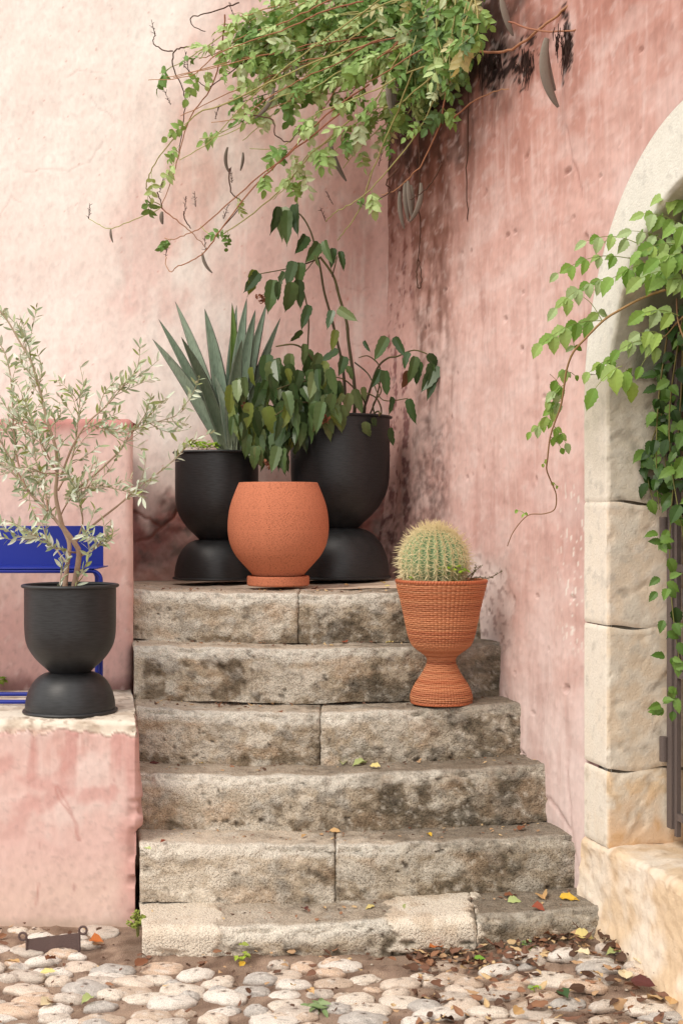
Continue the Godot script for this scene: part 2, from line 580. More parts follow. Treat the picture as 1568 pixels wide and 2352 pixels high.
func right_wall() -> void:
	var wall := thing("right_wall", "salmon pink plaster wall with stone arch on the right of the stairs", "wall")
	var sc := WS + 0.765
	var h0 := 1.70
	var cracks := crack_list([
		[1.92, 2.86, 1.95, 2.81, 1.97, 2.77],
		[2.18, 2.62, 2.22, 2.5, 2.27, 2.43, 2.29, 2.36], [2.33, 2.2, 2.31, 2.0, 2.335, 1.8],
		[1.9, 0.36, 2.05, 0.40, 2.2, 0.33], [2.18, 0.55, 2.22, 0.3, 2.3, 0.18], [1.62, 0.7, 1.66, 0.62, 1.64, 0.5]])
	var us := span(-0.03, 5.6, 0.3, -0.03, 3.2, 0.0115)
	var vs := span(-0.2, 4.4, 0.2, 0.02, 3.9, 0.0075)
	var nu := us.size()
	var pos := PackedVector3Array()
	var col := PackedColorArray()
	var drop := PackedByteArray()
	drop.resize(nu * vs.size())
	var salmon := L(206, 160, 148)
	var light := L(224, 190, 181)
	var pale := L(234, 213, 207)
	var deep := L(172, 118, 104)
	var brown := L(106, 68, 54)
	var mould := L(88, 64, 60)
	for jj in vs.size():
		var h := vs[jj]
		for ii in nu:
			var s := us[ii]
			var n1: float = NB.get_noise_2d(s * 1.7 + 50, h * 1.2)
			var n2: float = ND.get_noise_2d(s * 3.2 + 9, h * 5.0)
			var streak: float = ND.get_noise_2d(s * 7.0, h * 1.3 + 20)
			var spot: float = ND.get_noise_2d(s * 13.0, h * 26.0)
			var drip: float = 0.55 * NB.get_noise_2d(s * 8.0 + 7, h * 2.0) + 0.7 * ND.get_noise_2d(s * 6.0 + 31, h * 10.0)
			var hh := h + 0.22 * n1
			var c := salmon.lerp(light, sm(2.95, 1.75, hh + 0.1 * streak))
			c = c.lerp(deep, 0.95 * sm(2.3, 3.3, hh))
			c = c.lerp(L(214, 172, 164), 0.6 * sm(0.35, 0.0, absf(h - 1.35 + 0.2 * n1)) )
			c = c.lerp(pale, 0.85 * sm(1.05, 0.62, hh))
			c = c.lerp(light, 0.35 * sm(0.05, 0.45, streak)).lerp(deep, 0.25 * sm(0.08, 0.5, -streak))
			var cloud: float = ND.get_noise_2d(s * 2.0 + 80, h * 4.6)
			c = c.lerp(pale, 0.3 * sm(0.02, 0.4, cloud)).lerp(deep, 0.2 * sm(0.05, 0.45, -cloud))
			var fine: float = NB.get_noise_2d(s * 20.0 + 5, h * 2.4)
			c = c.lerp(pale, 0.22 * sm(0.15, 0.5, fine)).lerp(c * 0.88, 0.6 * sm(0.15, 0.5, -fine))
			# pale flecked strip where the two walls meet
			var strip := sm(0.52, 0.36, s + 0.05 * n2)
			c = c.lerp(L(222, 178, 168), 0.75 * strip)
			c = c.lerp(L(132, 82, 82), 0.75 * strip * sm(0.14, 0.34, drip + 0.35 * spot))
			# long brown runs below the leaves
			var run := sm(0.40, 0.56, s + 0.05 * n2) * sm(1.25, 0.8, s + 0.3 * n1) * sm(1.5, 2.5, h + 0.35 * drip)
			c = c.lerp(brown, 0.8 * run * sm(-0.75, 0.5, drip + 0.3 * streak))
			c = c.lerp(L(112, 70, 56), 0.85 * sm(1.7, 0.75, s + 0.4 * n1 + 0.15 * drip) * sm(2.0, 2.9, h + 0.25 * drip))  # brown stain, deepened with the shade of the vine painted in
			# black grime mixed with painted vine shade, under the top of the vine
			var grime_shade := sm(2.15, 1.5, s + 0.4 * n2) * sm(2.72, 3.1, h + 0.25 * n2 + 0.1 * drip)
			c = c.lerp(L(52, 38, 33), 0.9 * grime_shade * sm(-0.5, 0.2, drip + 0.4 * grime_shade))
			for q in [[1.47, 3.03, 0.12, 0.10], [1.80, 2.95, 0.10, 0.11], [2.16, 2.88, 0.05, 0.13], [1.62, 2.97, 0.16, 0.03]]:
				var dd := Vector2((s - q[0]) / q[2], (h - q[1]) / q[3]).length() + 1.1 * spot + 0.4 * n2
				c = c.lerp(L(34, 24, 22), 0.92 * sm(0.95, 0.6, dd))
			# dark mould low in the corner
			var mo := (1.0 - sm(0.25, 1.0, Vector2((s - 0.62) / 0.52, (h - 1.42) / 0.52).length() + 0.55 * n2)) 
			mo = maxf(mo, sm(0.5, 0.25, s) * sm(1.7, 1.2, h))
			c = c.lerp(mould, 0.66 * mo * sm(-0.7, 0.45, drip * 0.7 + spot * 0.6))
			# white bloom by the basket
			var bl := 1.0 - sm(0.3, 1.0, Vector2((s - 1.42) / 0.36, (h - 0.98) / 0.34).length() + 0.6 * n2)
			c = c.lerp(L(238, 222, 216), 0.8 * bl).lerp(L(146, 104, 98), 0.5 * bl * sm(0.1, 0.35, spot))
			# rubbed specks and flaked paint beside the stones
			c = c.lerp(c * 0.8, 0.4 * sm(0.2, 0.5, spot))
			c = c.lerp(pale, 0.25 * sm(0.2, 0.5, ND.get_noise_2d(s * 8 + 3, h * 17 + 8)))
			var fl := sm(0.36, 0.42, NB.get_noise_2d(s * 46, h * 17 + 4)) * sm(2.02, 2.2, s) * sm(0.85, 1.0, h) * sm(1.55, 1.36, h)
			c = c.lerp(L(240, 232, 222), 0.9 * fl)
			var k := cracked(s, h, cracks, 0.012)
			c = c.lerp(L(150, 100, 90), 0.32 * k)
			# shallow dents
			var de: float = sm(0.66, 0.78, NC.get_noise_2d(s * 7 + 5, h * 14))
			c = c.lerp(c * 0.72, 0.7 * de)
			var o := 0.014 * n1 + 0.0035 * n2 + 0.0014 * spot - 0.006 * k - 0.009 * de + 0.002 * streak
			o += 0.06 * sm(0.5, 0.0, s) * sm(1.5, 1.0, h)
			var r := Vector2(s - sc, maxf(h - h0, 0.0)).length()
			o = o * sm(0.76, 0.92, r) - 0.004 * sm(0.86, 0.79, r)
			c = c.lerp(L(134, 84, 76), 0.7 * sm(0.80, 0.772, r + 0.02 * spot) * sm(0.0, 0.5, h))
			if r < 0.70: drop[jj * nu + ii] = 1
			pos.append(W(s, h, o))
			col.append(c)
	var mb := MB.new()
	mb.grid(nu, vs.size(), pos, col, false, false, drop)
	part("plaster", mb.mesh(), M.plaster_rough, wall)

	# dressed stones of the jamb: a face along the wall and a reveal going in
	var joints := [0.335, 0.572, 1.008, 1.388, 1.792]
	var tones := [[L(238, 212, 178), L(236, 222, 202)], [L(236, 224, 206), L(230, 212, 188)], [L(238, 226, 210), L(234, 216, 194)], [L(232, 224, 208), L(224, 214, 196)]]
	for k in 4:
		part("jamb_stone", jamb(WS, sc, h0, joints[k] + 0.002, joints[k + 1] - 0.002, tones[k], k), M.limestone, wall)
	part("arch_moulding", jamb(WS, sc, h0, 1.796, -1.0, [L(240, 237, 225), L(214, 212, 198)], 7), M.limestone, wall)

	for k in 4: part("jamb_stone", jamb(WS, sc, h0, joints[k] + 0.002, joints[k + 1] - 0.002, tones[k], k + 20, 0.0, true), M.limestone, wall)
	part("mortar", jamb(WS, sc, h0, 0.30, 1.82, [L(176, 158, 136), L(168, 150, 128)], 9, 0.022), M.limestone, wall)

	# sill stone across the foot of the opening
	var tm := MB.new()
	pos = PackedVector3Array()
	col = PackedColorArray()
	var prof := []
	for i in 30: prof.append(Vector3(-0.55 + 0.535 * i / 29.0, 0.343, 1.57))
	for i in 13: prof.append(Vector3(-0.013 + 0.025 * sin(i * PI / 24.0), 0.318 + 0.025 * cos(i * PI / 24.0), PI / 2 - i * PI / 24.0))
	for i in 45: prof.append(Vector3(0.012 + 0.08 * i / 44.0 * i / 44.0, 0.316 - 0.41 * i / 44.0, 0.0))
	var ss := span(WS - 0.03, WS + 1.7, 0.012, 0, 0, 0.012)
	for q in prof:
		for s in ss:
			var e := 0.010 * NA.get_noise_2d(s * 3, q.y * 4 + q.x * 4) + 0.006 * ND.get_noise_2d(s * 18, q.y * 22 + q.x * 18) + 0.0025 * ND.get_noise_2d(s * 60, q.y * 60 + q.x * 60)
			pos.append(W(s, q.y + sin(q.z) * e + 0.008 * sin(s * 5.0) * sm(0.1, 0.3, q.y), q.x + cos(q.z) * e))
			var a: float = NB.get_noise_2d(s * 4, q.y * 5 + q.x * 5)
			var b: float = ND.get_noise_2d(s * 13 + 7, q.y * 15 + q.x * 12)
			col.append(L(234, 216, 194).lerp(L(226, 200, 168), sm(-0.2, 0.5, a + 0.4 * b + sm(0.3, 0.8, s - WS) * 0.4)).lerp(L(236, 222, 204), sm(0.1, 0.5, -a)).lerp(L(164, 132, 104), 0.4 * sm(0.25, 0.6, b)))
	tm.grid(ss.size(), prof.size(), pos, col, false, true)
	part("sill_stone", tm.mesh(), M.limestone, wall)

	# the passage behind the opening
	var pm := MB.new()
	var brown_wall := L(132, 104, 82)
	var add_wall := func(a: Vector3, b: Vector3, c: Vector3, nu_: int, nv_: int, sd: float) -> void:
		var pp := PackedVector3Array()
		var cc := PackedColorArray()
		for j in nv_:
			for i in nu_:
				var q := a + (b - a) * (float(i) / (nu_ - 1)) + (c - a) * (float(j) / (nv_ - 1))
				var nn := (b - a).cross(c - a).normalized()
				var m: float = NB.get_noise_3dv(q * 5.0 + Vector3(sd, 0, 0))
				pp.append(q + nn * (m * 0.02 + 0.008 * ND.get_noise_3dv(q * 16.0)))
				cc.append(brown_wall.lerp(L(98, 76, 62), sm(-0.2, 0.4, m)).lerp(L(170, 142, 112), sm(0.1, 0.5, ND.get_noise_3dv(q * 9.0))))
		pm.grid(nu_, nv_, pp, cc)
	add_wall.call(W(WS + 0.15, 0.2, -0.3), W(WS + 0.15, 0.2, -1.3), W(WS + 0.15, 2.6, -0.3), 60, 120, 0.0)
	add_wall.call(W(WS + 0.15, 0.2, -1.3), W(WS + 1.6, 0.2, -1.3), W(WS + 0.15, 2.6, -1.3), 70, 120, 3.0)
	add_wall.call(W(WS + 1.36, 0.2, -1.3), W(WS + 1.36, 0.2, -0.3), W(WS + 1.36, 2.6, -1.3), 20, 40, 5.0)
	add_wall.call(W(WS + 0.1, 2.58, -0.3), W(WS + 0.1, 2.58, -1.35), W(WS + 1.7, 2.58, -0.3), 20, 20, 8.0)
	add_wall.call(W(WS + 0.1, 0.31, -1.35), W(WS + 0.1, 0.31, -0.3), W(WS + 1.7, 0.31, -1.35), 20, 20, 9.0)
	part("passage", pm.mesh(), M.limestone, wall)

func jamb(s0: float, sc: float, h0: float, ha: float, hb: float, tone: Array, sd: int, inset := 0.0, far_side := false) -> ArrayMesh:
	# path across the stone: wall face, chamfered corner, reveal; rows go up the jamb or round the arch
	var path := []   # (t along face from the outer edge, o, angle of normal: 0 = out of wall, PI/2 = into the opening)
	var band := 0.155
	for i in 18: path.append(Vector3(band * i / 17.0 - 0.015, 0.007, 0.0))
	for i in range(1, 9): path.append(Vector3(band - 0.015 + 0.014 * sin(i * PI / 16.0), 0.007 - 0.014 * (1.0 - cos(i * PI / 16.0)), i * PI / 16.0))
	for i in range(1, 34): path.append(Vector3(band - 0.001, -0.007 - 0.3 * i / 33.0, PI / 2))
	var rows := []
	if hb > 0:
		var k := int((hb - ha) / 0.009) + 1
		for j in k + 1: rows.append(lerpf(ha, hb, float(j) / k))
	else:
		for j in 181: rows.append(lerpf(0.124, PI - 0.124, j / 180.0))
	var pos := PackedVector3Array()
	var col := PackedColorArray()
	for j in rows.size():
		for q in path:
			var s: float
			var h: float
			var sx := 1.0
			var sy := 0.0
			if hb > 0:
				s = s0 + q.x
				h = rows[j]
			else:
				var rho: float = 0.765 - q.x * (1.0 + 0.25 * sin(rows[j]))
				s = sc - rho * cos(rows[j])
				h = h0 + rho * sin(rows[j])
				sx = cos(rows[j])
				sy = -sin(rows[j])
			if far_side:
				s = 2.0 * sc - s
				sx = -1.0
			var a: float = NB.get_noise_3d(s * 5 + sd * 3.0, h * 5, q.y * 7)
			var b: float = ND.get_noise_3d(s * 17 + sd, h * 17, q.y * 17)
			var rough := 0.8 if hb > 0 else 0.3
			var e := (0.002 * a + 0.003 * b + 0.0015 * ND.get_noise_3d(s * 50, h * 50, q.y * 50)) * rough * (1.0 if q.z > 0.3 else 0.45)
			var chip := sm(0.18, 0.5, NA.get_noise_3d(s * 3 + sd * 9, h * 11, q.y * 11)) * sm(0.4, 0.8, q.z)
			e -= 0.006 * chip * rough
			e -= inset
			if hb > 0:
				var dend := minf(h - ha, hb - h)
				if dend < 0.005: e -= 0.004 * (1.0 - dend / 0.005)
			var ox := sin(q.z) * e
			pos.append(W(s + ox * sx, h + ox * sy + 0.006 * sin(q.y * 30.0 + sd) * (1.0 if hb > 0 else 0.0), q.y + cos(q.z) * e))
			var c: Color = (tone[1] as Color).lerp(L(234, 224, 208), sm(-0.05, 0.4, a)).lerp(tone[0], sm(0.0, 0.5, b - a))
			if q.z < 0.5: c = c.lerp(L(238, 230, 216) if hb > 0 else L(234, 232, 221), 0.75)
			c = c.lerp(c * 0.72, 0.7 * sm(0.15, 0.5, b + 0.5 * chip))
			if sd == 0: c = c.lerp(L(222, 170, 114), 0.5 * sm(0.5, 0.40, h + 0.1 * a) * sm(0.5, 1.2, q.z))
			if sd == 3: c = c.lerp(L(166, 160, 138), 0.5 * sm(1.45, 1.75, h + 0.2 * a)).lerp(L(120, 104, 84), 0.6 * sm(0.035, 0.0, absf(q.y + 0.16 + 0.02 * a)))
			if hb < 0: c = c.lerp(L(112, 120, 100), 0.85 * sm(-0.03, -0.10, q.y + 0.05 * a)).lerp(L(176, 136, 106), 0.5 * sm(0.1, 0.4, a) * sm(-0.1, -0.2, q.y) * sm(0.3, 0.05, rows[j]))  # arch underside: moss green, with its deep shade darkened into the colour
			col.append(c)
	var mb := MB.new()
	mb.grid(path.size(), rows.size(), pos, col, false, far_side)
	return mb.mesh()

# ------------------------------------------------------------------ low pink wall behind the bench, and the plastered ledge in front of it
func low_wall_and_ledge() -> void:
	var wall := thing("low_wall", "low pink plaster wall behind the blue bench, left of the stairs", "wall")
	var us := []     # (x, d, normal x, normal d towards camera, s)
	var xr := -0.795
	for i in 20: us.append([lerpf(-4.0, -1.7, i / 20.0), 5.4, 0.0, 1.0])
	for i in 120: us.append([lerpf(-1.7, xr - 0.03, i / 119.0), 5.4, 0.0, 1.0])
	for i in range(1, 9):
		var f := i * PI / 16.0
		us.append([xr - 0.03 + 0.03 * sin(f), 5.4 + 0.03 * (1.0 - cos(f)), sin(f), cos(f)])
	for i in range(1, 50): us.append([xr - 0.1745 * 1.35 * i / 49.0, 5.43 + 1.32 * i / 49.0, 1.0, 0.0])
	var vs := []     # (h, inset)
	for i in 150: vs.append(Vector3(lerpf(0.6, 1.690, i / 149.0), 0.0, 0.0))
	for i in range(1, 7): vs.append(Vector3(1.690 + 0.025 * sin(i * PI / 12.0), 0.025 * (1.0 - cos(i * PI / 12.0)), i / 6.0))
	for i in range(1, 10): vs.append(Vector3(1.715, 0.025 + 0.6 * i / 9.0, 1.0))
	var pos := PackedVector3Array()
	var col := PackedColorArray()
	var rose := L(222, 176, 168)
	for q in vs:
		var h: float = q.x
		for u in us:
			var x: float = u[0] - u[2] * q.y
			var d: float = u[1] + u[3] * q.y
			var n1: float = NB.get_noise_3d(x * 2.2 + 20, h * 1.8, d)
			var n2: float = ND.get_noise_3d(x * 7, h * 4, d * 3)
			var spot: float = ND.get_noise_3d(x * 28, h * 20, d * 9)
			var streak: float = NB.get_noise_2d(x * 13 + d * 5, h * 1.2)
			var c := L(230, 200, 192).lerp(L(222, 182, 173), sm(-0.1, 0.4, n1 + 0.3 * streak))
			c = c.lerp(L(236, 206, 196), 0.6 * sm(0.0, 0.45, -n1 + 0.3 * streak) * sm(0.85, 1.1, h))
			c = c.lerp(L(186, 118, 112), 0.8 * sm(1.60, 1.70, h + 0.03 * n2 + 0.05 * n1))
			c = c.lerp(rose, 0.75 * sm(1.18, 0.9, h + 0.14 * n1))
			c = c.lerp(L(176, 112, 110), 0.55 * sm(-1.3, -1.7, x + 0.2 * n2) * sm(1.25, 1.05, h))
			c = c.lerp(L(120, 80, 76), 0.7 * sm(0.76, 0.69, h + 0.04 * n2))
			c = c.lerp(c * 0.86, sm(0.12, 0.5, spot)).lerp(L(238, 212, 204), 0.4 * sm(0.2, 0.5, ND.get_noise_2d(x * 16 + 8, h * 9)))
			var e := 0.008 * n1 + 0.0022 * n2 + 0.001 * spot
			e -= 0.012 * sm(0.2, 0.5, n2) * sm(-0.86, -0.8, x) * sm(1.1, 0.8, h)
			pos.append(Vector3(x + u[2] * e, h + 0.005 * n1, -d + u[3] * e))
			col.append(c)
	var mb := MB.new()
	mb.grid(us.size(), vs.size(), pos, col)
	part("plaster", mb.mesh(), M.plaster_rough, wall)

	# ledge: pale stone slabs on top, pink plaster down the front with a ragged upper edge
	var ledge := thing("ledge", "pink plastered ledge with broken pale stone top, left of the stairs", "ledge")
	var xs := span(-4.0, -0.665, 0.2, -1.5, -0.665, 0.0065)
	var prof := []
	for i in 40: prof.append(Vector3(4.62 + 0.82 * (1.0 - i / 39.0), 0.686, PI / 2))
	for i in range(0, 9): prof.append(Vector3(4.62 - 0.02 * sin(i * PI / 16.0), 0.666 + 0.02 * cos(i * PI / 16.0), PI / 2 - i * PI / 16.0))
	for i in range(1, 112): prof.append(Vector3(4.60, 0.666 - 0.74 * i / 111.0, 0.0))
	pos = PackedVector3Array()
	col = PackedColorArray()
	var end := xs.size() - 1
	var scratch := crack_list([[-0.93, 0.48, -0.895, 0.42, -0.86, 0.36, -0.85, 0.30], [-0.92, 0.48, -0.885, 0.42, -0.853, 0.35, -0.843, 0.30], [-0.98, 0.16, -0.985, 0.09]])
	for q in prof:
		for i in xs.size() + 14:
			var x := xs[mini(i, end)]
			var d: float = q.x
			var h: float = q.y
			var side := 0.0
			if i >= xs.size():                      # round the end and run back along the stairs
				side = 1.0
				x = -0.665 + 0.004
				d += 0.012 + (i - xs.size()) * 0.06
			x += (d - 4.6) * -0.17 * sm(-1.4, -0.665, x)
			var top := sin(q.z)
			var n1: float = NB.get_noise_3d(x * 3, h * 3 + 11, d * 3)
			var n2: float = ND.get_noise_3d(x * 9, h * 8, d * 8)
			var spot: float = ND.get_noise_3d(x * 26, h * 30, d * 26)
			var streak: float = NB.get_noise_2d(x * 16, h * 1.4 + 5)
			var edge := 0.650 + 0.030 * NA.get_noise_2d(x * 7.0, 3.0) + 0.012 * NB.get_noise_2d(x * 30.0, 9.0) - 0.03 * sm(-0.74, -0.67, x)
			var under := sm(edge + 0.003, edge - 0.002, h)
			var lime := L(236, 224, 208).lerp(L(206, 190, 172), sm(-0.1, 0.4, n2)).lerp(L(160, 140, 122), 0.7 * sm(0.25, 0.55, spot + 0.4 * n1))
			lime = lime.lerp(L(222, 182, 170), 0.55 * sm(0.02, 0.035, 0.686 - h) * sm(-0.1, 0.2, n1))
			lime = lime.lerp(L(128, 108, 92), 0.7 * sm(5.3, 5.42, d))
			var c := L(233, 196, 187).lerp(L(240, 214, 206), sm(-0.15, 0.35, n1 + 0.2 * streak))
			c = c.lerp(L(219, 166, 158), 0.75 * sm(0.05, 0.42, NB.get_noise_2d(x * 4.5 + 60, h * 5.0)) * sm(0.22, 0.42, h))
			c = c.lerp(L(206, 152, 140), 0.5 * sm(0.05, 0.4, streak) * sm(0.42, 0.62, h))
			c = c.lerp(L(232, 204, 186), 0.55 * sm(0.28, 0.05, h + 0.1 * n1))
			c = c.lerp(L(214, 154, 146), 0.7 * sm(-0.74, -0.67, x + 0.03 * n2))
			c = c.lerp(c * 0.86, sm(0.15, 0.5, spot)).lerp(L(172, 112, 108), 0.5 * sm(0.58, 0.7, NA.get_noise_2d(x * 9 + 4, h * 6)))
			c = c.lerp(L(202, 178, 158), 0.7 * sm(0.06, 0.02, h + 0.02 * n2))
			c = c.lerp(L(176, 96, 84), 0.5 * cracked(x, h, scratch, 0.006))
			var drip: float = NB.get_noise_2d(x * 10.0 + 3.0, h * 1.1)
			c = c.lerp(L(206, 142, 134), 0.6 * sm(0.0, 0.4, drip) * sm(0.38, 0.6, h + 0.1 * n1))
			c = (c * 0.95).lerp(L(206, 190, 184), 0.12)
			c = lime.lerp(c, under)
			c = c.lerp(L(126, 98, 84), 0.6 * sm(0.006, 0.0, absf(h - edge)) * (1.0 - top))
			var e := 0.006 * n1 + 0.0022 * n2 + 0.0012 * spot + 0.007 * under - 0.01 * (1.0 - under) * sm(0.1, 0.5, n2)
			e -= 0.02 * sm(-0.70, -0.665, x) * sm(0.05, 0.4, NA.get_noise_2d(h * 8.0, 4.0)) 
			pos.append(Vector3(x + side * e - 0.02 * side * sin(h * 11.0) * sm(0.6, 0.3, h), h + top * e * (0.3 if d > 4.7 else 1.0), -d + cos(q.z) * e * (1.0 - side)))
			col.append(c)
	mb = MB.new()
	mb.grid(xs.size() + 14, prof.size(), pos, col, false, true)
	part("plaster", mb.mesh(), M.plaster_rough, ledge)

# ------------------------------------------------------------------ stairs
const SZ := [4.32, 4.58, 4.80, 5.02, 5.24, 5.46, 6.80]
const ST := [0.124, 0.307, 0.494, 0.682, 0.876, 1.063]
const TILT := [0.036, 0.013, 0.017, 0.010, 0.006, 0.0]
const SAG := [0.012, 0.022, 0.024, 0.034, 0.022, 0.018]
func xl(d: float) -> float: return -0.612 - 0.1745 * (d - 4.36)
func xr(d: float) -> float: return 0.775 + 0.2478 * (4.47 - d) + 0.02

func step_top(i: int, x: float) -> float:
	if i < 0: return ground_y(x, 4.3)
	var a := xl(SZ[i])
	var b := xr(SZ[i])
	var t := clampf((x - a) / (b - a) * 2.0 - 1.0, -1.1, 1.1)
	return ST[i] + TILT[i] * t - SAG[i] * (1.0 - t * t) + 0.007 * NA.get_noise_2d(x * 3.0, i * 9.0)

func stairs() -> void:
	var o := thing("stone_stairs", "flight of six worn pale stone steps between pink walls", "stairs")
	var joints := [[0.41], [-0.02], [], [-0.075], [], [-0.165]]
	for i in 6:
		var d: float = SZ[i]
		var cuts := [xl(d)]
		for q in joints[i]: cuts.append(q)
		cuts.append(xr(d))
		for k in cuts.size() - 1:
			part("stone_block", step_block(i, cuts[k], cuts[k + 1], k == 0, k == cuts.size() - 2, k), M.stone, o)
	# paving of the landing
	var mb := MB.new()
	var pos := PackedVector3Array()
	var col := PackedColorArray()
	var ds := span(5.70, 6.80, 0.02, 0, 0, 0.02)
	for d in ds:
		for i in 80:
			var x := lerpf(-1.2, 0.42, i / 79.0)
			var n: float = NB.get_noise_2d(x * 3, d * 14)
			pos.append(Vector3(x, 1.050 + 0.016 * clampf(x / 0.6, -1, 1) + 0.004 * NA.get_noise_2d(x * 6, d * 6), -d))
			col.append(L(222, 204, 184).lerp(L(190, 168, 148), sm(-0.1, 0.4, n)).lerp(L(128, 104, 90), 0.5 * sm(6.55, 6.75, d)))
	mb.grid(80, ds.size(), pos, col)
	part("landing_paving", mb.mesh(), M.limestone, o)

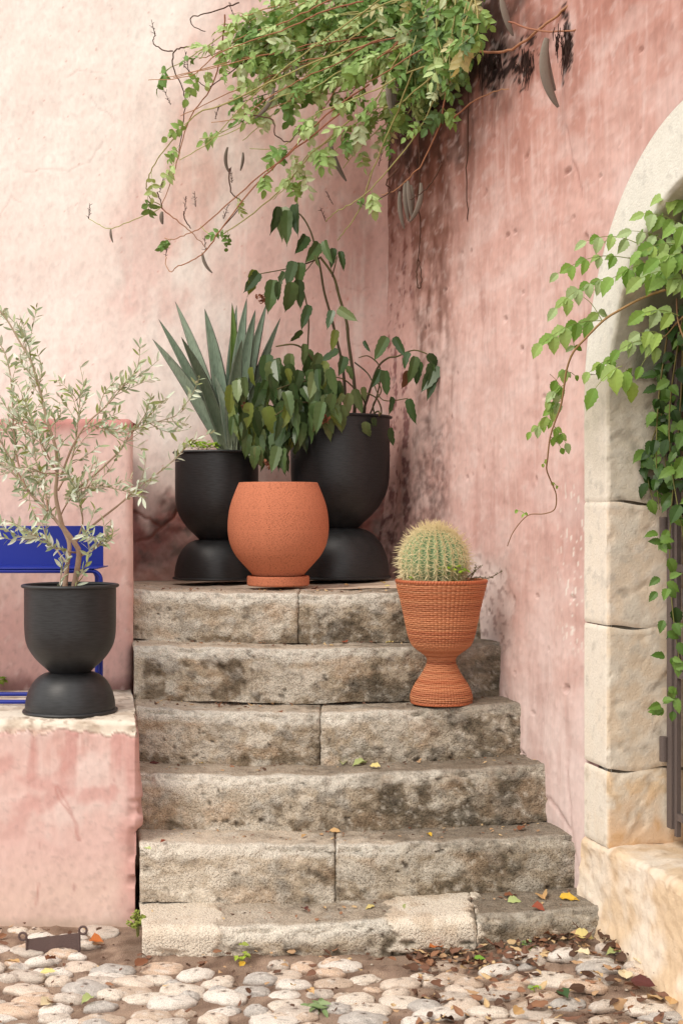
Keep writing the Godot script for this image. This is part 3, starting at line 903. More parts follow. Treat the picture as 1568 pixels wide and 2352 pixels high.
func step_block(i: int, xa: float, xb: float, first: bool, last: bool, k: int) -> ArrayMesh:
	var d0: float = SZ[i]
	var depth: float = (SZ[i + 1] - d0) + 0.04 if i < 5 else 0.36
	var r := 0.028
	var prof := []
	var nt := int(depth / 0.009)
	for j in nt: prof.append(Vector3(d0 + r + depth * (1.0 - float(j) / nt), 0.0, PI / 2))
	for j in 10: prof.append(Vector3(d0 + r - r * sin(j * PI / 18.0), -r + r * cos(j * PI / 18.0), PI / 2 - j * PI / 18.0))
	var hf: float = (ST[i] - (ST[i - 1] if i > 0 else 0.0)) + (0.01 if i > 0 else 0.10)
	var nf := int(hf / 0.0068)
	for j in range(1, nf): prof.append(Vector3(d0, -r - (hf - r) * j / nf, 0.0))
	var m := int((xb - xa) / 0.0075) + 6
	var pos := PackedVector3Array()
	var col := PackedColorArray()
	var sd := i * 13.7 + k * 5.1
	for q in prof:
		for j in m + 1:
			# first and last columns turn in to close the ends
			var t := clampf(float(j - 1) / (m - 2), 0.0, 1.0)
			var d: float = q.x
			var a := xa
			var b := xb
			if first: a = xl(d)
			if last: b = xr(d)
			var x := lerpf(a + 0.001, b - 0.001, t)
			if t < 0.5 and not first: x += 0.006 * NB.get_noise_2d(a * 40.0, q.y * 16.0 + d * 16.0) * sm(0.03, 0.0, x - a)
			if t > 0.5 and not last: x += 0.006 * NB.get_noise_2d(b * 40.0, q.y * 16.0 + d * 16.0) * sm(0.03, 0.0, b - x)
			var top := sin(q.z)
			var y: float = step_top(i, x) + q.y
			var n1: float = NB.get_noise_3d(x * 3.0 + sd, y * 5.0, d * 4.0)
			var n2: float = ND.get_noise_3d(x * 9.0, y * 11.0 + sd, d * 9.0)
			var n3: float = ND.get_noise_3d(x * 27.0, y * 30.0, d * 27.0 + sd)
			var pit: float = sm(0.34, 0.5, NB.get_noise_3d(x * 19.0, y * 24.0, d * 18.0)) * sm(0.0, 0.3, NA.get_noise_3d(x * 4.0 + sd, y * 4.0, d * 4.0))
			var nose: float = 1.0 - sm(0.0, 0.055, absf(q.x - d0 - r * 0.4) + absf(q.y + r * 0.4))
			var face := cos(q.z)
			var e := 0.014 * n1 + 0.011 * n2 + 0.004 * n3 - 0.009 * pit * face
			e -= nose * (0.022 * sm(-0.1, 0.5, NA.get_noise_3d(x * 6.0 + sd, 0, 0)) + 0.016 * sm(0.05, 0.4, n2) + 0.01 * sm(0.1, 0.4, NB.get_noise_3d(x * 14.0, y * 5.0, sd)))
			if top > 0.9: e *= 0.45
			var dist: float = minf(x - a, b - x) if not (first and last) else 1.0
			if first: dist = (x - a) * 0.7 if x - a < b - x else dist
			if last and b - x < x - a: dist = 1.0
			if first and not last and b - x < x - a: dist = b - x
			if dist < 0.008: e -= 0.006 * pow(1.0 - dist / 0.008, 2.0)
			if j == 0 or j == m: e -= 0.014
			# stone colour: pale worn edges and treads, big patches of grime and lichen on the risers
			var big: float = 0.75 * NB.get_noise_3d(x * 1.9 + sd * 0.7, y * 4.6 + 60.0, d) + 0.45 * NB.get_noise_2d(x * 9.0 + 17.0, y * 1.6 + sd)
			var mid: float = ND.get_noise_3d(x * 5.5 + sd, y * 8.0, d * 5.0 + 44.0)
			var grain: float = ND.get_noise_3d(x * 60.0, y * 62.0, d * 60.0)
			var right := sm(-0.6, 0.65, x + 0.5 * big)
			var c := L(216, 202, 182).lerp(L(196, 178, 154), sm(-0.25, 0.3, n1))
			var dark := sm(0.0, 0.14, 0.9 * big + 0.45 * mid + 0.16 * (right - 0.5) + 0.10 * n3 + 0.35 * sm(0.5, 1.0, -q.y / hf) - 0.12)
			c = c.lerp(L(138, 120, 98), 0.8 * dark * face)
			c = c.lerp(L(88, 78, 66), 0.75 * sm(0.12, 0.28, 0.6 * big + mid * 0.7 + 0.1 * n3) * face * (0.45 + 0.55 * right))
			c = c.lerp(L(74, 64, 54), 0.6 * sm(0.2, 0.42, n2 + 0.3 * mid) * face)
			c = c.lerp(L(232, 222, 206), 0.85 * sm(0.05, 0.18, -mid * 0.8 - 0.4 * big + 0.12 * n3 - 0.10 * right) * (1.0 - 0.3 * top))
			c = c.lerp(L(214, 182, 150), 0.5 * sm(0.15, 0.45, NB.get_noise_3d(x * 4.0 + 33.0, y * 6.0 + sd, d * 4.0)))
			if top > 0.6:
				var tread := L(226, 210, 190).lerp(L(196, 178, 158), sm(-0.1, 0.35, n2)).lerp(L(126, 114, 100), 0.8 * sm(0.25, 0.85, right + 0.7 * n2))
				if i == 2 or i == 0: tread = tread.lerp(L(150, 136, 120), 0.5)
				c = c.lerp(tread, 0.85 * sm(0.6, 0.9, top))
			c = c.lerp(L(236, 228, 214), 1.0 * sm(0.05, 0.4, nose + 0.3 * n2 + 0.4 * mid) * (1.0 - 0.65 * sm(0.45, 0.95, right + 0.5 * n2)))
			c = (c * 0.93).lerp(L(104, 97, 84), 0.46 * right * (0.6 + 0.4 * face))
			c = c.lerp(c * 0.6, 0.7 * sm(0.14, 0.42, n3)).lerp(L(232, 224, 210), 0.4 * sm(0.16, 0.45, -n3) * face)
			c = c.lerp(c * 0.72, 0.6 * sm(0.1, 0.4, grain)).lerp(c * 1.2, 0.5 * sm(0.1, 0.4, -grain))
			c = c.lerp(L(70, 58, 48), 0.75 * pit * face)
			if i == 0:                                  # mortar spread over the bottom step in two ragged patches
				var rag: float = 0.05 * NB.get_noise_2d(y * 14.0 + d * 14.0, 3.0) + 0.03 * n2
				var patch := maxf(sm(-0.37, -0.385, x + rag), sm(0.145, 0.155, x + rag) * sm(0.415, 0.405, x + rag) * sm(0.025, 0.035, y + rag))
				c = c.lerp(L(240, 228, 210).lerp(L(222, 204, 182), sm(-0.1, 0.4, n2 + n1)), 0.9 * patch)
				e = lerpf(e, 0.008 + 0.4 * e, patch)
				c = c.lerp(L(96, 80, 66), 0.6 * sm(0.5, 0.25, absf(patch - 0.5)) * sm(0.0, 0.4, 0.2 + n2))
				e -= 0.02 * sm(0.02, 0.0, y - 0.02) * sm(-0.1, 0.4, n2)
			if i < 2: c = c.lerp(L(230, 216, 198), 0.4 * sm(0.1, -0.5, x + 0.2 * n2))
			var ny := top * e
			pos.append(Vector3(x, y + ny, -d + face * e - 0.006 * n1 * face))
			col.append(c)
	var mb := MB.new()
	mb.grid(m + 1, prof.size(), pos, col, false, true)
	return mb.mesh()

# ------------------------------------------------------------------ pots
func hourglass(label: String, at: Vector3, height: float, rim: float, neck: float, foot: float, soil: float) -> void:
	var o := thing("hourglass_pot", label, "plant pot", at, "black hourglass planters")
	var k := height / 1190.0
	var w := rim / 445.0
	var nk := neck
	var bowl := PackedVector2Array()
	bowl.append(Vector2(nk * 0.97, 366 * k))
	for q in [[1690, 183], [1672, 203], [1650, 226], [1600, 281], [1550, 326], [1500, 361], [1450, 388], [1400, 405], [1350, 414], [1290, 419], [1200, 421], [1050, 423], [900, 425]]:
		var hw: float = q[1]
		var f := clampf((hw - 183.0) / (421.0 - 183.0), 0, 1)
		bowl.append(Vector2(lerpf(nk, rim * 0.955, f), (2060 - q[0]) * k))
	var smooth := PackedVector2Array()
	for i in bowl.size() - 1:
		for s in 3:
			smooth.append(bowl[i].cubic_interpolate(bowl[i + 1], bowl[maxi(i - 1, 0)], bowl[mini(i + 2, bowl.size() - 1)], s / 3.0))
	smooth.append(bowl[bowl.size() - 1])
	smooth.append(Vector2(rim * 0.955, 1183 * k))
	smooth.append(Vector2(rim * 0.94, 1183 * k))
	for y in [1150, 1050, 900]: smooth.append(Vector2(rim * 0.94, y * k))
	var mb := MB.new()
	mb.lathe(smooth, 96, Color.WHITE)
	dust(mb, height, at.x)
	part("bowl", mb.mesh(), M.black_metal, o)
	mb = MB.new()
	var base := PackedVector2Array()
	for i in 22:
		var f := i / 21.0 * PI * 0.5
		base.append(Vector2(lerpf(nk * 0.9, foot * 0.965, pow(sin(f), 0.92)), (372.0 - 350.0 * (1.0 - cos(f))) * k))
	base.append(Vector2(foot * 0.965, 16 * k))
	mb.lathe(flip_profile(base), 72, Color.WHITE)
	dust(mb, height, at.x + 5.0)
	part("foot", mb.mesh(), M.black_metal, o)
	for e in [[rim * 0.972, 1180 * k, 0.0062, "rim"], [foot * 0.972, 12 * k, 0.0060, "foot_rim"]]:
		mb = MB.new()
		var ring := PackedVector2Array()
		for i in 13:
			var f := TAU * i / 12.0
			ring.append(Vector2(e[0] + e[2] * 1.25 * cos(f), e[1] + e[2] * sin(f)))
		mb.lathe(ring, 72, Color.WHITE)
		part(e[3], mb.mesh(), M.black_metal, o)
	mb = MB.new()
	mb.lathe(PackedVector2Array([Vector2(rim * 0.945, soil), Vector2(rim * 0.5, soil + 0.012), Vector2(0.0005, soil + 0.018)]), 40, Color.WHITE)
	part("potting_soil", mb.mesh(), M.potting_soil, o)

func dust(mb: MB, height: float, sd: float) -> void:     # pale dust, water marks and scuffs on the black paint
	for i in mb.v.size():
		var p := mb.v[i]
		var f := atan2(p.z, p.x)
		var a: float = ND.get_noise_3d(p.x * 5.0 + sd, p.y * 5.0, p.z * 5.0)
		var run: float = NB.get_noise_2d(f * 9.0 + sd, p.y * 1.5)
		var k := 0.35 * sm(0.0, 0.45, a) + 0.3 * sm(0.15, 0.5, run) + 0.6 * sm(0.10, 0.0, p.y / height + 0.03 * a)
		mb.c[i] = Color(1, 1, 1).lerp(Color(2.6, 2.4, 2.15), clampf(k, 0, 1) * 0.75)

func flip_profile(p: PackedVector2Array) -> PackedVector2Array:
	var q := p.duplicate()
	q.reverse()
	return q

func pots() -> void:
	var a := P(162, 1176, 4.80)
	a.y = 0.687
	hourglass("black metal hourglass pot on the ledge holding the olive tree", a, 0.428, 0.160, 0.066, 0.156, 0.36)
	a = P(498, 1176, 6.42)
	a.y = 1.057
	hourglass("black hourglass pot holding the spiky agave on the top landing", a, 0.575, 0.196, 0.078, 0.197, 0.535)
	a = P(781, 1176, 6.33)
	a.y = 1.064
	hourglass("tallest black hourglass pot, holding the drooping leafy begonia", a, 0.722, 0.231, 0.078, 0.226, 0.66)

	# round terracotta pot
	a = P(639, 1176, 5.83)
	a.y = 1.058
	var sc := 5.83 / F / 2.595
	var o := thing("terracotta_pot", "round orange terracotta pot at the front of the top landing", "plant pot", a + Vector3(0, 0.0, 0))
	var prof := PackedVector2Array([Vector2(0.02, 62 * sc)])
	var raw := [[996, 152], [985, 160], [968, 174], [930, 209], [895, 240], [860, 264], [820, 283], [780, 294], [735, 300], [690, 300.5], [645, 297], [600, 290], [550, 276.5], [500, 257.5], [470, 245.5], [448, 236]]
	var pts := PackedVector2Array()
	for q in raw: pts.append(Vector2(q[1] * sc, (1058 - q[0]) * sc))
	for i in pts.size() - 1:
		for s in 3: prof.append(pts[i].cubic_interpolate(pts[i + 1], pts[maxi(i - 1, 0)], pts[mini(i + 2, pts.size() - 1)], s / 3.0))
	prof.append(pts[pts.size() - 1])
	prof.append(Vector2(234.5 * sc, (1058 - 444.5) * sc))
	prof.append(Vector2(231 * sc, (1058 - 443) * sc))
	for q in [[443, 212], [448, 205], [520, 230], [620, 262], [720, 268], [850, 230], [960, 120], [965, 0.5]]: prof.append(Vector2(q[1] * sc, (1058 - q[0]) * sc))
	var mb := MB.new()
	mb.lathe(prof, 80, Color.WHITE)
	part("body", mb.mesh(), M.terracotta, o)
	var s := thing("saucer", "low terracotta saucer under the round orange pot", "saucer", a)
	mb = MB.new()
	var sp := PackedVector2Array()
	for q in [[0.5, 1057], [178, 1058], [183, 1054], [185.5, 1048], [186, 1012], [184, 1003], [180, 999], [172, 1000], [168, 1006], [166, 1030], [0.5, 1034]]: sp.append(Vector2(q[0] * sc, (1059 - q[1]) * sc))
	mb.lathe(sp, 72, Color.WHITE)
	part("saucer_body", mb.mesh(), M.terracotta, s)

	# wicker goblet
	a = P(1013, 1176, 5.13)
	a.y = step_top(3, a.x) + 0.009
	o = thing("wicker_planter", "orange woven wicker goblet planter with a cactus on the fourth step", "plant pot", a)
	var k := 5.13 / F / 3.84
	var shape := PackedVector2Array()
	for q in [[2106, 258], [2080, 263], [2050, 264], [2000, 248], [1950, 222], [1900, 188], [1850, 156], [1800, 130], [1760, 115], [1730, 113], [1700, 128], [1670, 166], [1635, 216], [1600, 252], [1550, 275], [1500, 289], [1400, 310], [1300, 331], [1200, 354], [1100, 380], [1048, 391]]: shape.append(Vector2((2110 - q[0]) * k, q[1] * k))
	var cv := Curve2D.new()
	for q in shape: cv.add_point(q)
	var total := cv.get_baked_length()
	var stakes := 60
	var rows := 66
	for r in rows:
		var q := cv.sample_baked(total * (r + 0.5) / rows)
		var ring := PackedVector3Array()
		var seg := stakes * 4
		for i in seg + 1:
			var f := TAU * i / seg
			var wob := 0.0020 * cos(f * stakes) + 0.0007 * cos(f * stakes * 0.5 + (PI if r % 2 else 0.0))
			var rr := q.y + wob
			ring.append(Vector3(rr * cos(f), q.x + 0.0005 * sin(f * 7 + r * 2.4), rr * sin(f)))
		mb = MB.new()
		var tone := L(190, 116, 78).lerp(L(158, 90, 58), rng.randf()).lerp(L(214, 150, 108), rng.randf() * 0.6)
		mb.tube(ring, PackedFloat32Array([0.0039]), 6, tone, tone, 1.0)
		part("weave_strand", mb.mesh(), M.wicker, o)
	for st in stakes:
		var f := TAU * (st + 0.5) / stakes
		var line := PackedVector3Array()
		for i in 26:
			var q := cv.sample_baked(total * i / 25.0)
			line.append(Vector3((q.y - 0.0012) * cos(f), q.x, (q.y - 0.0012) * sin(f)))
		mb = MB.new()
		mb.tube(line, PackedFloat32Array([0.0018]), 5, L(120, 62, 38))
		part("stake", mb.mesh(), M.wicker, o)
	for e in [[1040.0, 392.0, 0.0062, "rim"], [2108.0, 260.0, 0.0046, "foot_ring"]]:
		# wrapped border: a slanting twist round the ring
		mb = MB.new()
		var pp := PackedVector3Array()
		var cc := PackedColorArray()
		var nu := 13
		var nv := 361
		for j in nv:
			var f := TAU * j / (nv - 1)
			for i in nu:
				var g := TAU * i / (nu - 1)
				var rr: float = e[2] * (1.0 + 0.10 * cos(90.0 * f + g))
				var rad: float = e[1] * k + rr * cos(g)
				pp.append(Vector3(rad * cos(f), (2110.0 - e[0]) * k + rr * sin(g), rad * sin(f)))
				cc.append(L(204, 118, 78).lerp(L(156, 80, 48), 0.5 + 0.5 * cos(90.0 * f + g + 2.0)))
		mb.grid(nu, nv, pp, cc, true)
		part(e[3], mb.mesh(), M.wicker, o)
	mb = MB.new()
	var lining := PackedVector2Array()
	for i in 30:
		var q := cv.sample_baked(total * i / 29.0)
		lining.append(Vector2(maxf(q.y - 0.006, 0.004), q.x))
	mb.lathe(lining, 48, L(58, 30, 20))
	mb.lathe(PackedVector2Array([Vector2(0.151, shape[19].x + 0.006), Vector2(0.0005, shape[19].x + 0.012)]), 40, L(70, 54, 42))
	part("lining", mb.mesh(), M.wicker, o)

# ------------------------------------------------------------------ bench
func bar(pts: Array, r: float, per := 6) -> MB:
	var p := PackedVector3Array()
	for q in pts: p.append(q)
	var mb := MB.new()
	mb.tube(p, PackedFloat32Array([r]), 10, Color.WHITE)
	return mb

func sheet(a: Vector3, size: Vector3, r: float) -> ArrayMesh:      # a thin plate with rounded edges, a = its centre
	var mb := MB.new()
	var ring := []
	var hw := size.y * 0.5
	var ht := size.z * 0.5
	for i in 24:
		var f := TAU * i / 24.0
		ring.append(Vector2(clampf(cos(f) * 2.0, -1, 1) * (ht - r) + cos(f) * r, clampf(sin(f) * 2.0, -1, 1) * (hw - r) + sin(f) * r))
	ring.append(ring[0])
	var pos := PackedVector3Array()
	var col := PackedColorArray()
	var n := 5
	for j in n + 1:
		var x := [-size.x * 0.5, -size.x * 0.5, 0.0, size.x * 0.5, size.x * 0.5, size.x * 0.5][j] as float
		var s := 0.0 if j == 0 or j == n else 1.0
		for q in ring:
			pos.append(a + Vector3(x, q.y * s, q.x * s))
			col.append(Color.WHITE)
	mb.grid(ring.size(), n + 1, pos, col, true, true)
	return mb.mesh()

func round_loop(x0: float, x1: float, y0: float, y1: float, z: float, r: float) -> Array:
	var out := []
	for c in [[x1 - r, y1 - r, 90], [x1 - r, y0 + r, 0], [x0 + r, y0 + r, -90], [x0 + r, y1 - r, -180]]:
		for i in 7:
			var f := deg_to_rad(c[2] - 15.0 * i)
			out.append(Vector3(c[0] + r * cos(f), c[1] + r * sin(f), z))
	out.append(out[0])
	return out

func bench() -> void:
	var y := 0.69
	var o := thing("bench", "low cobalt blue metal bench standing on the ledge against the pink wall", "bench", Vector3(-1.4, y, -5.08))
	var at := Vector3(1.4, -y, 5.08)
	var x1 := -0.838
	part("frame_loop", bar(round_loop(-1.95, x1, y + 0.008, CAM - 0.206, -4.96, 0.032), 0.0075).mesh(), M.blue_paint, o, Transform3D(Basis.IDENTITY, at))
	part("frame_loop", bar(round_loop(-1.90, x1 - 0.050, y + 0.008, CAM - 0.208, -5.17, 0.032), 0.0075).mesh(), M.blue_paint, o, Transform3D(Basis.IDENTITY, at))
	part("seat", sheet(Vector3(-1.39, CAM - 0.197, -5.07), Vector3(1.08, 0.004, 0.24), 0.0019), M.blue_paint, o, Transform3D(Basis.IDENTITY, at))
	part("backrest", sheet(Vector3(-1.405, CAM - 0.1255, -5.19), Vector3(1.074, 0.150, 0.006), 0.0029), M.blue_paint, o, Transform3D(Basis.IDENTITY, at))

func scraper() -> void:
	var z := 4.33
	var o := thing("boot_scraper", "rusty iron boot scraper with two curled ends in the cobbles", "boot scraper", P(120, 1176, z) * Vector3(1, 0, 1))
	var at := Transform3D(Basis.IDENTITY, -o.position)
	var mb := MB.new()
	var quad := [P(61, 2158, z), P(182, 2144, z), P(182, 2204, z), P(61, 2204, z)]
	var pos := PackedVector3Array()
	var col := PackedColorArray()
	for e in [[0.0, 0.0], [0.0, 1.0], [0.006, 1.0], [0.006, 0.0], [0.0, 0.0]]:
		for i in 14:
			var t := i / 13.0
			var p: Vector3 = (quad[3] as Vector3).lerp(quad[2], t).lerp((quad[0] as Vector3).lerp(quad[1], t), e[1])
			pos.append(p + Vector3(0, 0.002 * NA.get_noise_2d(t * 9, e[1] * 5) * e[1], -e[0]))
			col.append(Color.WHITE)
	mb.grid(14, 5, pos, col)
	part("blade", mb.mesh(), M.rust, o, at)
	for s in [[62.0, 2160.0, -1.0], [183.0, 2146.0, 1.0]]:
		var pts := []
		var base := P(s[0], s[1] + 40, z)
		pts.append(base)
		pts.append(P(s[0], s[1] + 10, z))
		for i in 15:
			var f := -0.2 + TAU * 0.93 * i / 14.0
			var c := P(s[0] + s[2] * 8.5, s[1] - 10, z)
			pts.append(c + Vector3(-s[2] * cos(f), sin(f), 0) * 0.0115 + Vector3(0, 0, 0.004))
		part("curled_post", bar(pts, 0.0036).mesh(), M.rust, o, at)

# ------------------------------------------------------------------ iron gate in the arch
func gate() -> void:
	var base := W(WS + 0.16, 0.34, -0.2)
	var o := thing("iron_gate", "brown iron gate overgrown with ivy inside the stone arch", "gate", base)
	var at := Transform3D(Basis.IDENTITY, -base)
	var box := func(called: String, s0: float, s1: float, h0: float, h1: float, o0: float, o1: float) -> void:
		var b := BoxMesh.new()
		b.size = Vector3(absf(s1 - s0), absf(h1 - h0), absf(o1 - o0))
		var bs := Basis(Vector3(0.2405, 0, 0.9706), Vector3.UP, Vector3(0.9706, 0, -0.2405) * -1.0)
		bs = Basis(Vector3(0.2405, 0, 0.9706), Vector3.UP, Vector3(0.2405, 0, 0.9706).cross(Vector3.UP))
		part(called, b, M.iron, o, Transform3D(bs, W((s0 + s1) * 0.5, (h0 + h1) * 0.5, (o0 + o1) * 0.5) - base))
	var g := WS + 0.185
	box.call("stile", g, g + 0.032, 0.40, 2.02, -0.175, -0.200)
	box.call("stile", g + 0.036, g + 0.052, 0.38, 2.02, -0.182, -0.196)
	box.call("stile", g + 1.10, g + 1.13, 0.40, 2.02, -0.175, -0.200)
	for h in [0.43, 0.86, 1.18, 1.66]: box.call("rail", g + 0.054, g + 1.098, h, h + 0.022, -0.182, -0.197)
	for i in 9: box.call("bar", g + 0.145 + i * 0.11, g + 0.157 + i * 0.11, 0.455, 0.858 + 0.0, -0.183, -0.195)
	for i in 9: box.call("bar", g + 0.145 + i * 0.11, g + 0.157 + i * 0.11, 1.204, 1.656, -0.183, -0.195)
	for h in [0.60, 1.27]:
		var mb := MB.new()
		mb.tube(PackedVector3Array([W(g - 0.006, h, -0.168) - base, W(g - 0.006, h + 0.075, -0.168) - base]), PackedFloat32Array([0.013]), 12, Color.WHITE)
		part("hinge", mb.mesh(), M.iron, o)
	for i in 4:
		var c := W(g + 0.125 + 0.0, 0, 0)
		var pts := []
		var sgn := 1.0 if i % 2 else -1.0
		for q in 30:
			var f := q / 29.0 * TAU * 1.5
			var r := 0.07 * (1.0 - q / 36.0)
			pts.append(W(g + 0.13 + (i / 2) * 0.32 + r * cos(f) * 1.0, 1.02 + sgn * 0.076 + sgn * r * sin(f), -0.19) - base)
		part("scroll", bar(pts, 0.006).mesh(), M.iron, o)

# ------------------------------------------------------------------ leaves
func prof(widths: Array, w: float, jag := 0.0, skew := 0.0) -> Array:
	var o := []
	for i in widths.size():
		var t := float(i) / (widths.size() - 1)
		var j := jag if i % 2 else -jag
		o.append(Vector2(w * maxf(0.0, widths[i] * (1.0 + j) * (1.0 + skew * (1.0 - t))), w * maxf(0.0, widths[i] * (1.0 + j) * (1.0 - skew * (1.0 - t)))))
	return o

const OVATE := [0.05, 0.58, 0.88, 1.0, 1.0, 0.97, 0.9, 0.78, 0.6, 0.36, 0.14, 0.0]
const LANCE := [0.06, 0.55, 0.9, 1.0, 0.86, 0.5, 0.0]
const WING := [0.5, 0.88, 1.0, 0.97, 0.92, 0.9, 0.84, 0.74, 0.58, 0.34, 0.1, 0.0]

func one_leaf(widths: Array, length: float, w: float, fold: float, droop: float, jag: float, skew: float, wave: float, k: int, edge := 0.9, mid := 1.12) -> ArrayMesh:
	var mb := MB.new()
	mb.leaf(Transform3D.IDENTITY, length, prof(widths, w, jag, skew), fold, droop, G(edge), G(mid), wave, k * 2.3)
	return mb.mesh()

func compound_mesh(pairs: int, rlen: float, llen: float, wid: float, k: int) -> ArrayMesh:
	var mb := MB.new()
	var r := PackedVector3Array()
	for i in 8:
		var t := i / 7.0
		r.append(Vector3(0, rlen * (t - 0.1 * t * t), -rlen * 0.35 * t * t))
	mb.tube(r, taper(8, 0.0011, 0.0006), 4, Color(1.0, 1.05, 0.8))
	for i in pairs * 2 + 1:
		var t := 0.28 + 0.72 * float(i / 2) / pairs
		var y := rlen * (t - 0.1 * t * t)
		var at := Vector3(0, y, -rlen * 0.35 * t * t)
		var side := 1.0 if i % 2 else -1.0
		var dir := Vector3(side * rng.randf_range(0.4, 1.0), rng.randf_range(0.1, 0.9), rng.randf_range(-0.9, 0.3))
		if i == pairs * 2: dir = Vector3(rng.randf_range(-0.2, 0.2), 1, -0.5)
		var g := rng.randf_range(0.86, 1.12)
		var x := aim(at, dir, Vector3(rng.randf_range(-0.8, 0.8), rng.randf_range(-0.3, 0.8), 1.0))
		var s := rng.randf_range(0.82, 1.1) * (1.0 - 0.25 * absf(t - 0.6))
		mb.leaf(x, llen * s, prof(OVATE, wid * s, 0.07), rng.randf_range(0.1, 0.45), rng.randf_range(0.3, 1.0), G(0.92 * g), G(1.10 * g), 0.012, i + k)
	return mb.mesh()

func append(st: Dictionary, key: String, mesh_: Mesh, x: Transform3D) -> void:
	if not st.has(key):
		var t := SurfaceTool.new()
		t.begin(Mesh.PRIMITIVE_TRIANGLES)
		st[key] = t
	st[key].append_from(mesh_, 0, x)

func path3(raw: Array, z0: float, z1: float, per := 4, bump := 0.0) -> PackedVector3Array:   # [x, y, x, y ...] and a distance at each end
	var p := PackedVector3Array()
	var n := raw.size() / 2
	for i in n:
		var t := float(i) / maxi(n - 1, 1)
		p.append(P(raw[i * 2], raw[i * 2 + 1], lerpf(z0, z1, t) - bump * sin(t * PI)))
	return curve(p, per)

# ------------------------------------------------------------------ agave
func agave() -> void:
	var o := thing("agave", "blue grey agave with long pointed sword leaves in the left black pot on the landing", "agave", P(522, 1040, 6.42))
	var leaves := [   # base x, y, tip x, y, half width (picture units), tip nearer by, tone
		[512, 1034, 350, 778, 17, 0.10, 0], [508, 1034, 364, 732, 15, -0.05, 1], [516, 1034, 402, 691, 17, -0.10, 0], [520, 1036, 416, 773, 18, 0.14, 2],
		[520, 1030, 470, 708, 21, 0.06, 3], [532, 1036, 533, 694, 16, -0.08, 4], [530, 1030, 544, 700, 15, -0.12, 3], [536, 1036, 567, 684, 19, -0.03, 3],
		[540, 1036, 587, 710, 21, 0.02, 1], [546, 1036, 613, 694, 17, -0.08, 3], [552, 1038, 645, 728, 15, -0.1, 2], [536, 1040, 556, 780, 22, 0.16, 2],
		[545, 1040, 600, 860, 16, 0.15, 2], [528, 1040, 492, 860, 14, 0.08, 0], [548, 1040, 625, 800, 15, -0.14, 1]]
	var tones := [L(138, 154, 134), L(106, 124, 104), L(86, 98, 78), L(126, 146, 126), L(98, 124, 60)]
	var k := 0
	for q in leaves:
		k += 1
		var a := P(q[0], q[1], 6.42 - 0.02 * k / 15.0)
		var b := P(q[2], q[3], 6.42 - q[5])
		var w: float = q[4] * 0.94 * 6.42 / F
		var along := (b - a).normalized()
		var bow := Vector3(0, 0.02, 0) + Vector3(signf(along.x), 0, 0) * -0.012
		var face := Vector3(rng.randf_range(-0.3, 0.3), 0.15, 1.0)
		var pos := PackedVector3Array()
		var col := PackedColorArray()
		var nu := 13
		var nv := 30
		for j in nv:
			var t := float(j) / (nv - 1)
			var c := a.lerp(b, t) + bow * sin(t * PI)
			var x := along.cross(face).normalized() * -1.0
			var f := x.cross(along)
			if f.z < 0: f = -f
			var hw := w * (lerpf(0.62, 1.0, sm(0.0, 0.42, t)) * pow(maxf(1.0 - pow(t, 2.6), 0.0), 0.9))
			if t > 0.97: hw = w * 0.10 * (1.0 - t) / 0.03
			for i in nu:
				var u := float(i) / (nu - 1)
				var fr := 0.0
				var px := 0.0
				if i < 7:                     # the channelled face
					px = lerpf(-1, 1, i / 6.0)
					fr = 0.42 * px * px
				else:                         # the rounded back
					px = lerpf(1, -1, (i - 6) / 6.0)
					fr = 0.42 * px * px - 0.3 * (1.0 - px * px) - 0.02
				pos.append(c + x * px * hw + f * fr * hw - o.position)
				var g: float = NB.get_noise_2d(px * 3.0 + k * 9.0, t * 5.0)
				var cc: Color = (tones[q[6]] as Color) * (1.0 + 0.25 * g)
				cc = cc.lerp(L(150, 140, 96) if q[6] == 4 else L(160, 164, 148), 0.5 * sm(0.86, 1.0, absf(px)))
				cc = cc.lerp(L(70, 56, 46), sm(0.955, 0.985, t)).lerp(L(176, 180, 152), 0.5 * sm(0.22, 0.0, t))
				col.append(cc)
		var mb := MB.new()
		mb.grid(nu, nv, pos, col, true)
		part("leaf", mb.mesh(), M.agave_skin, o)

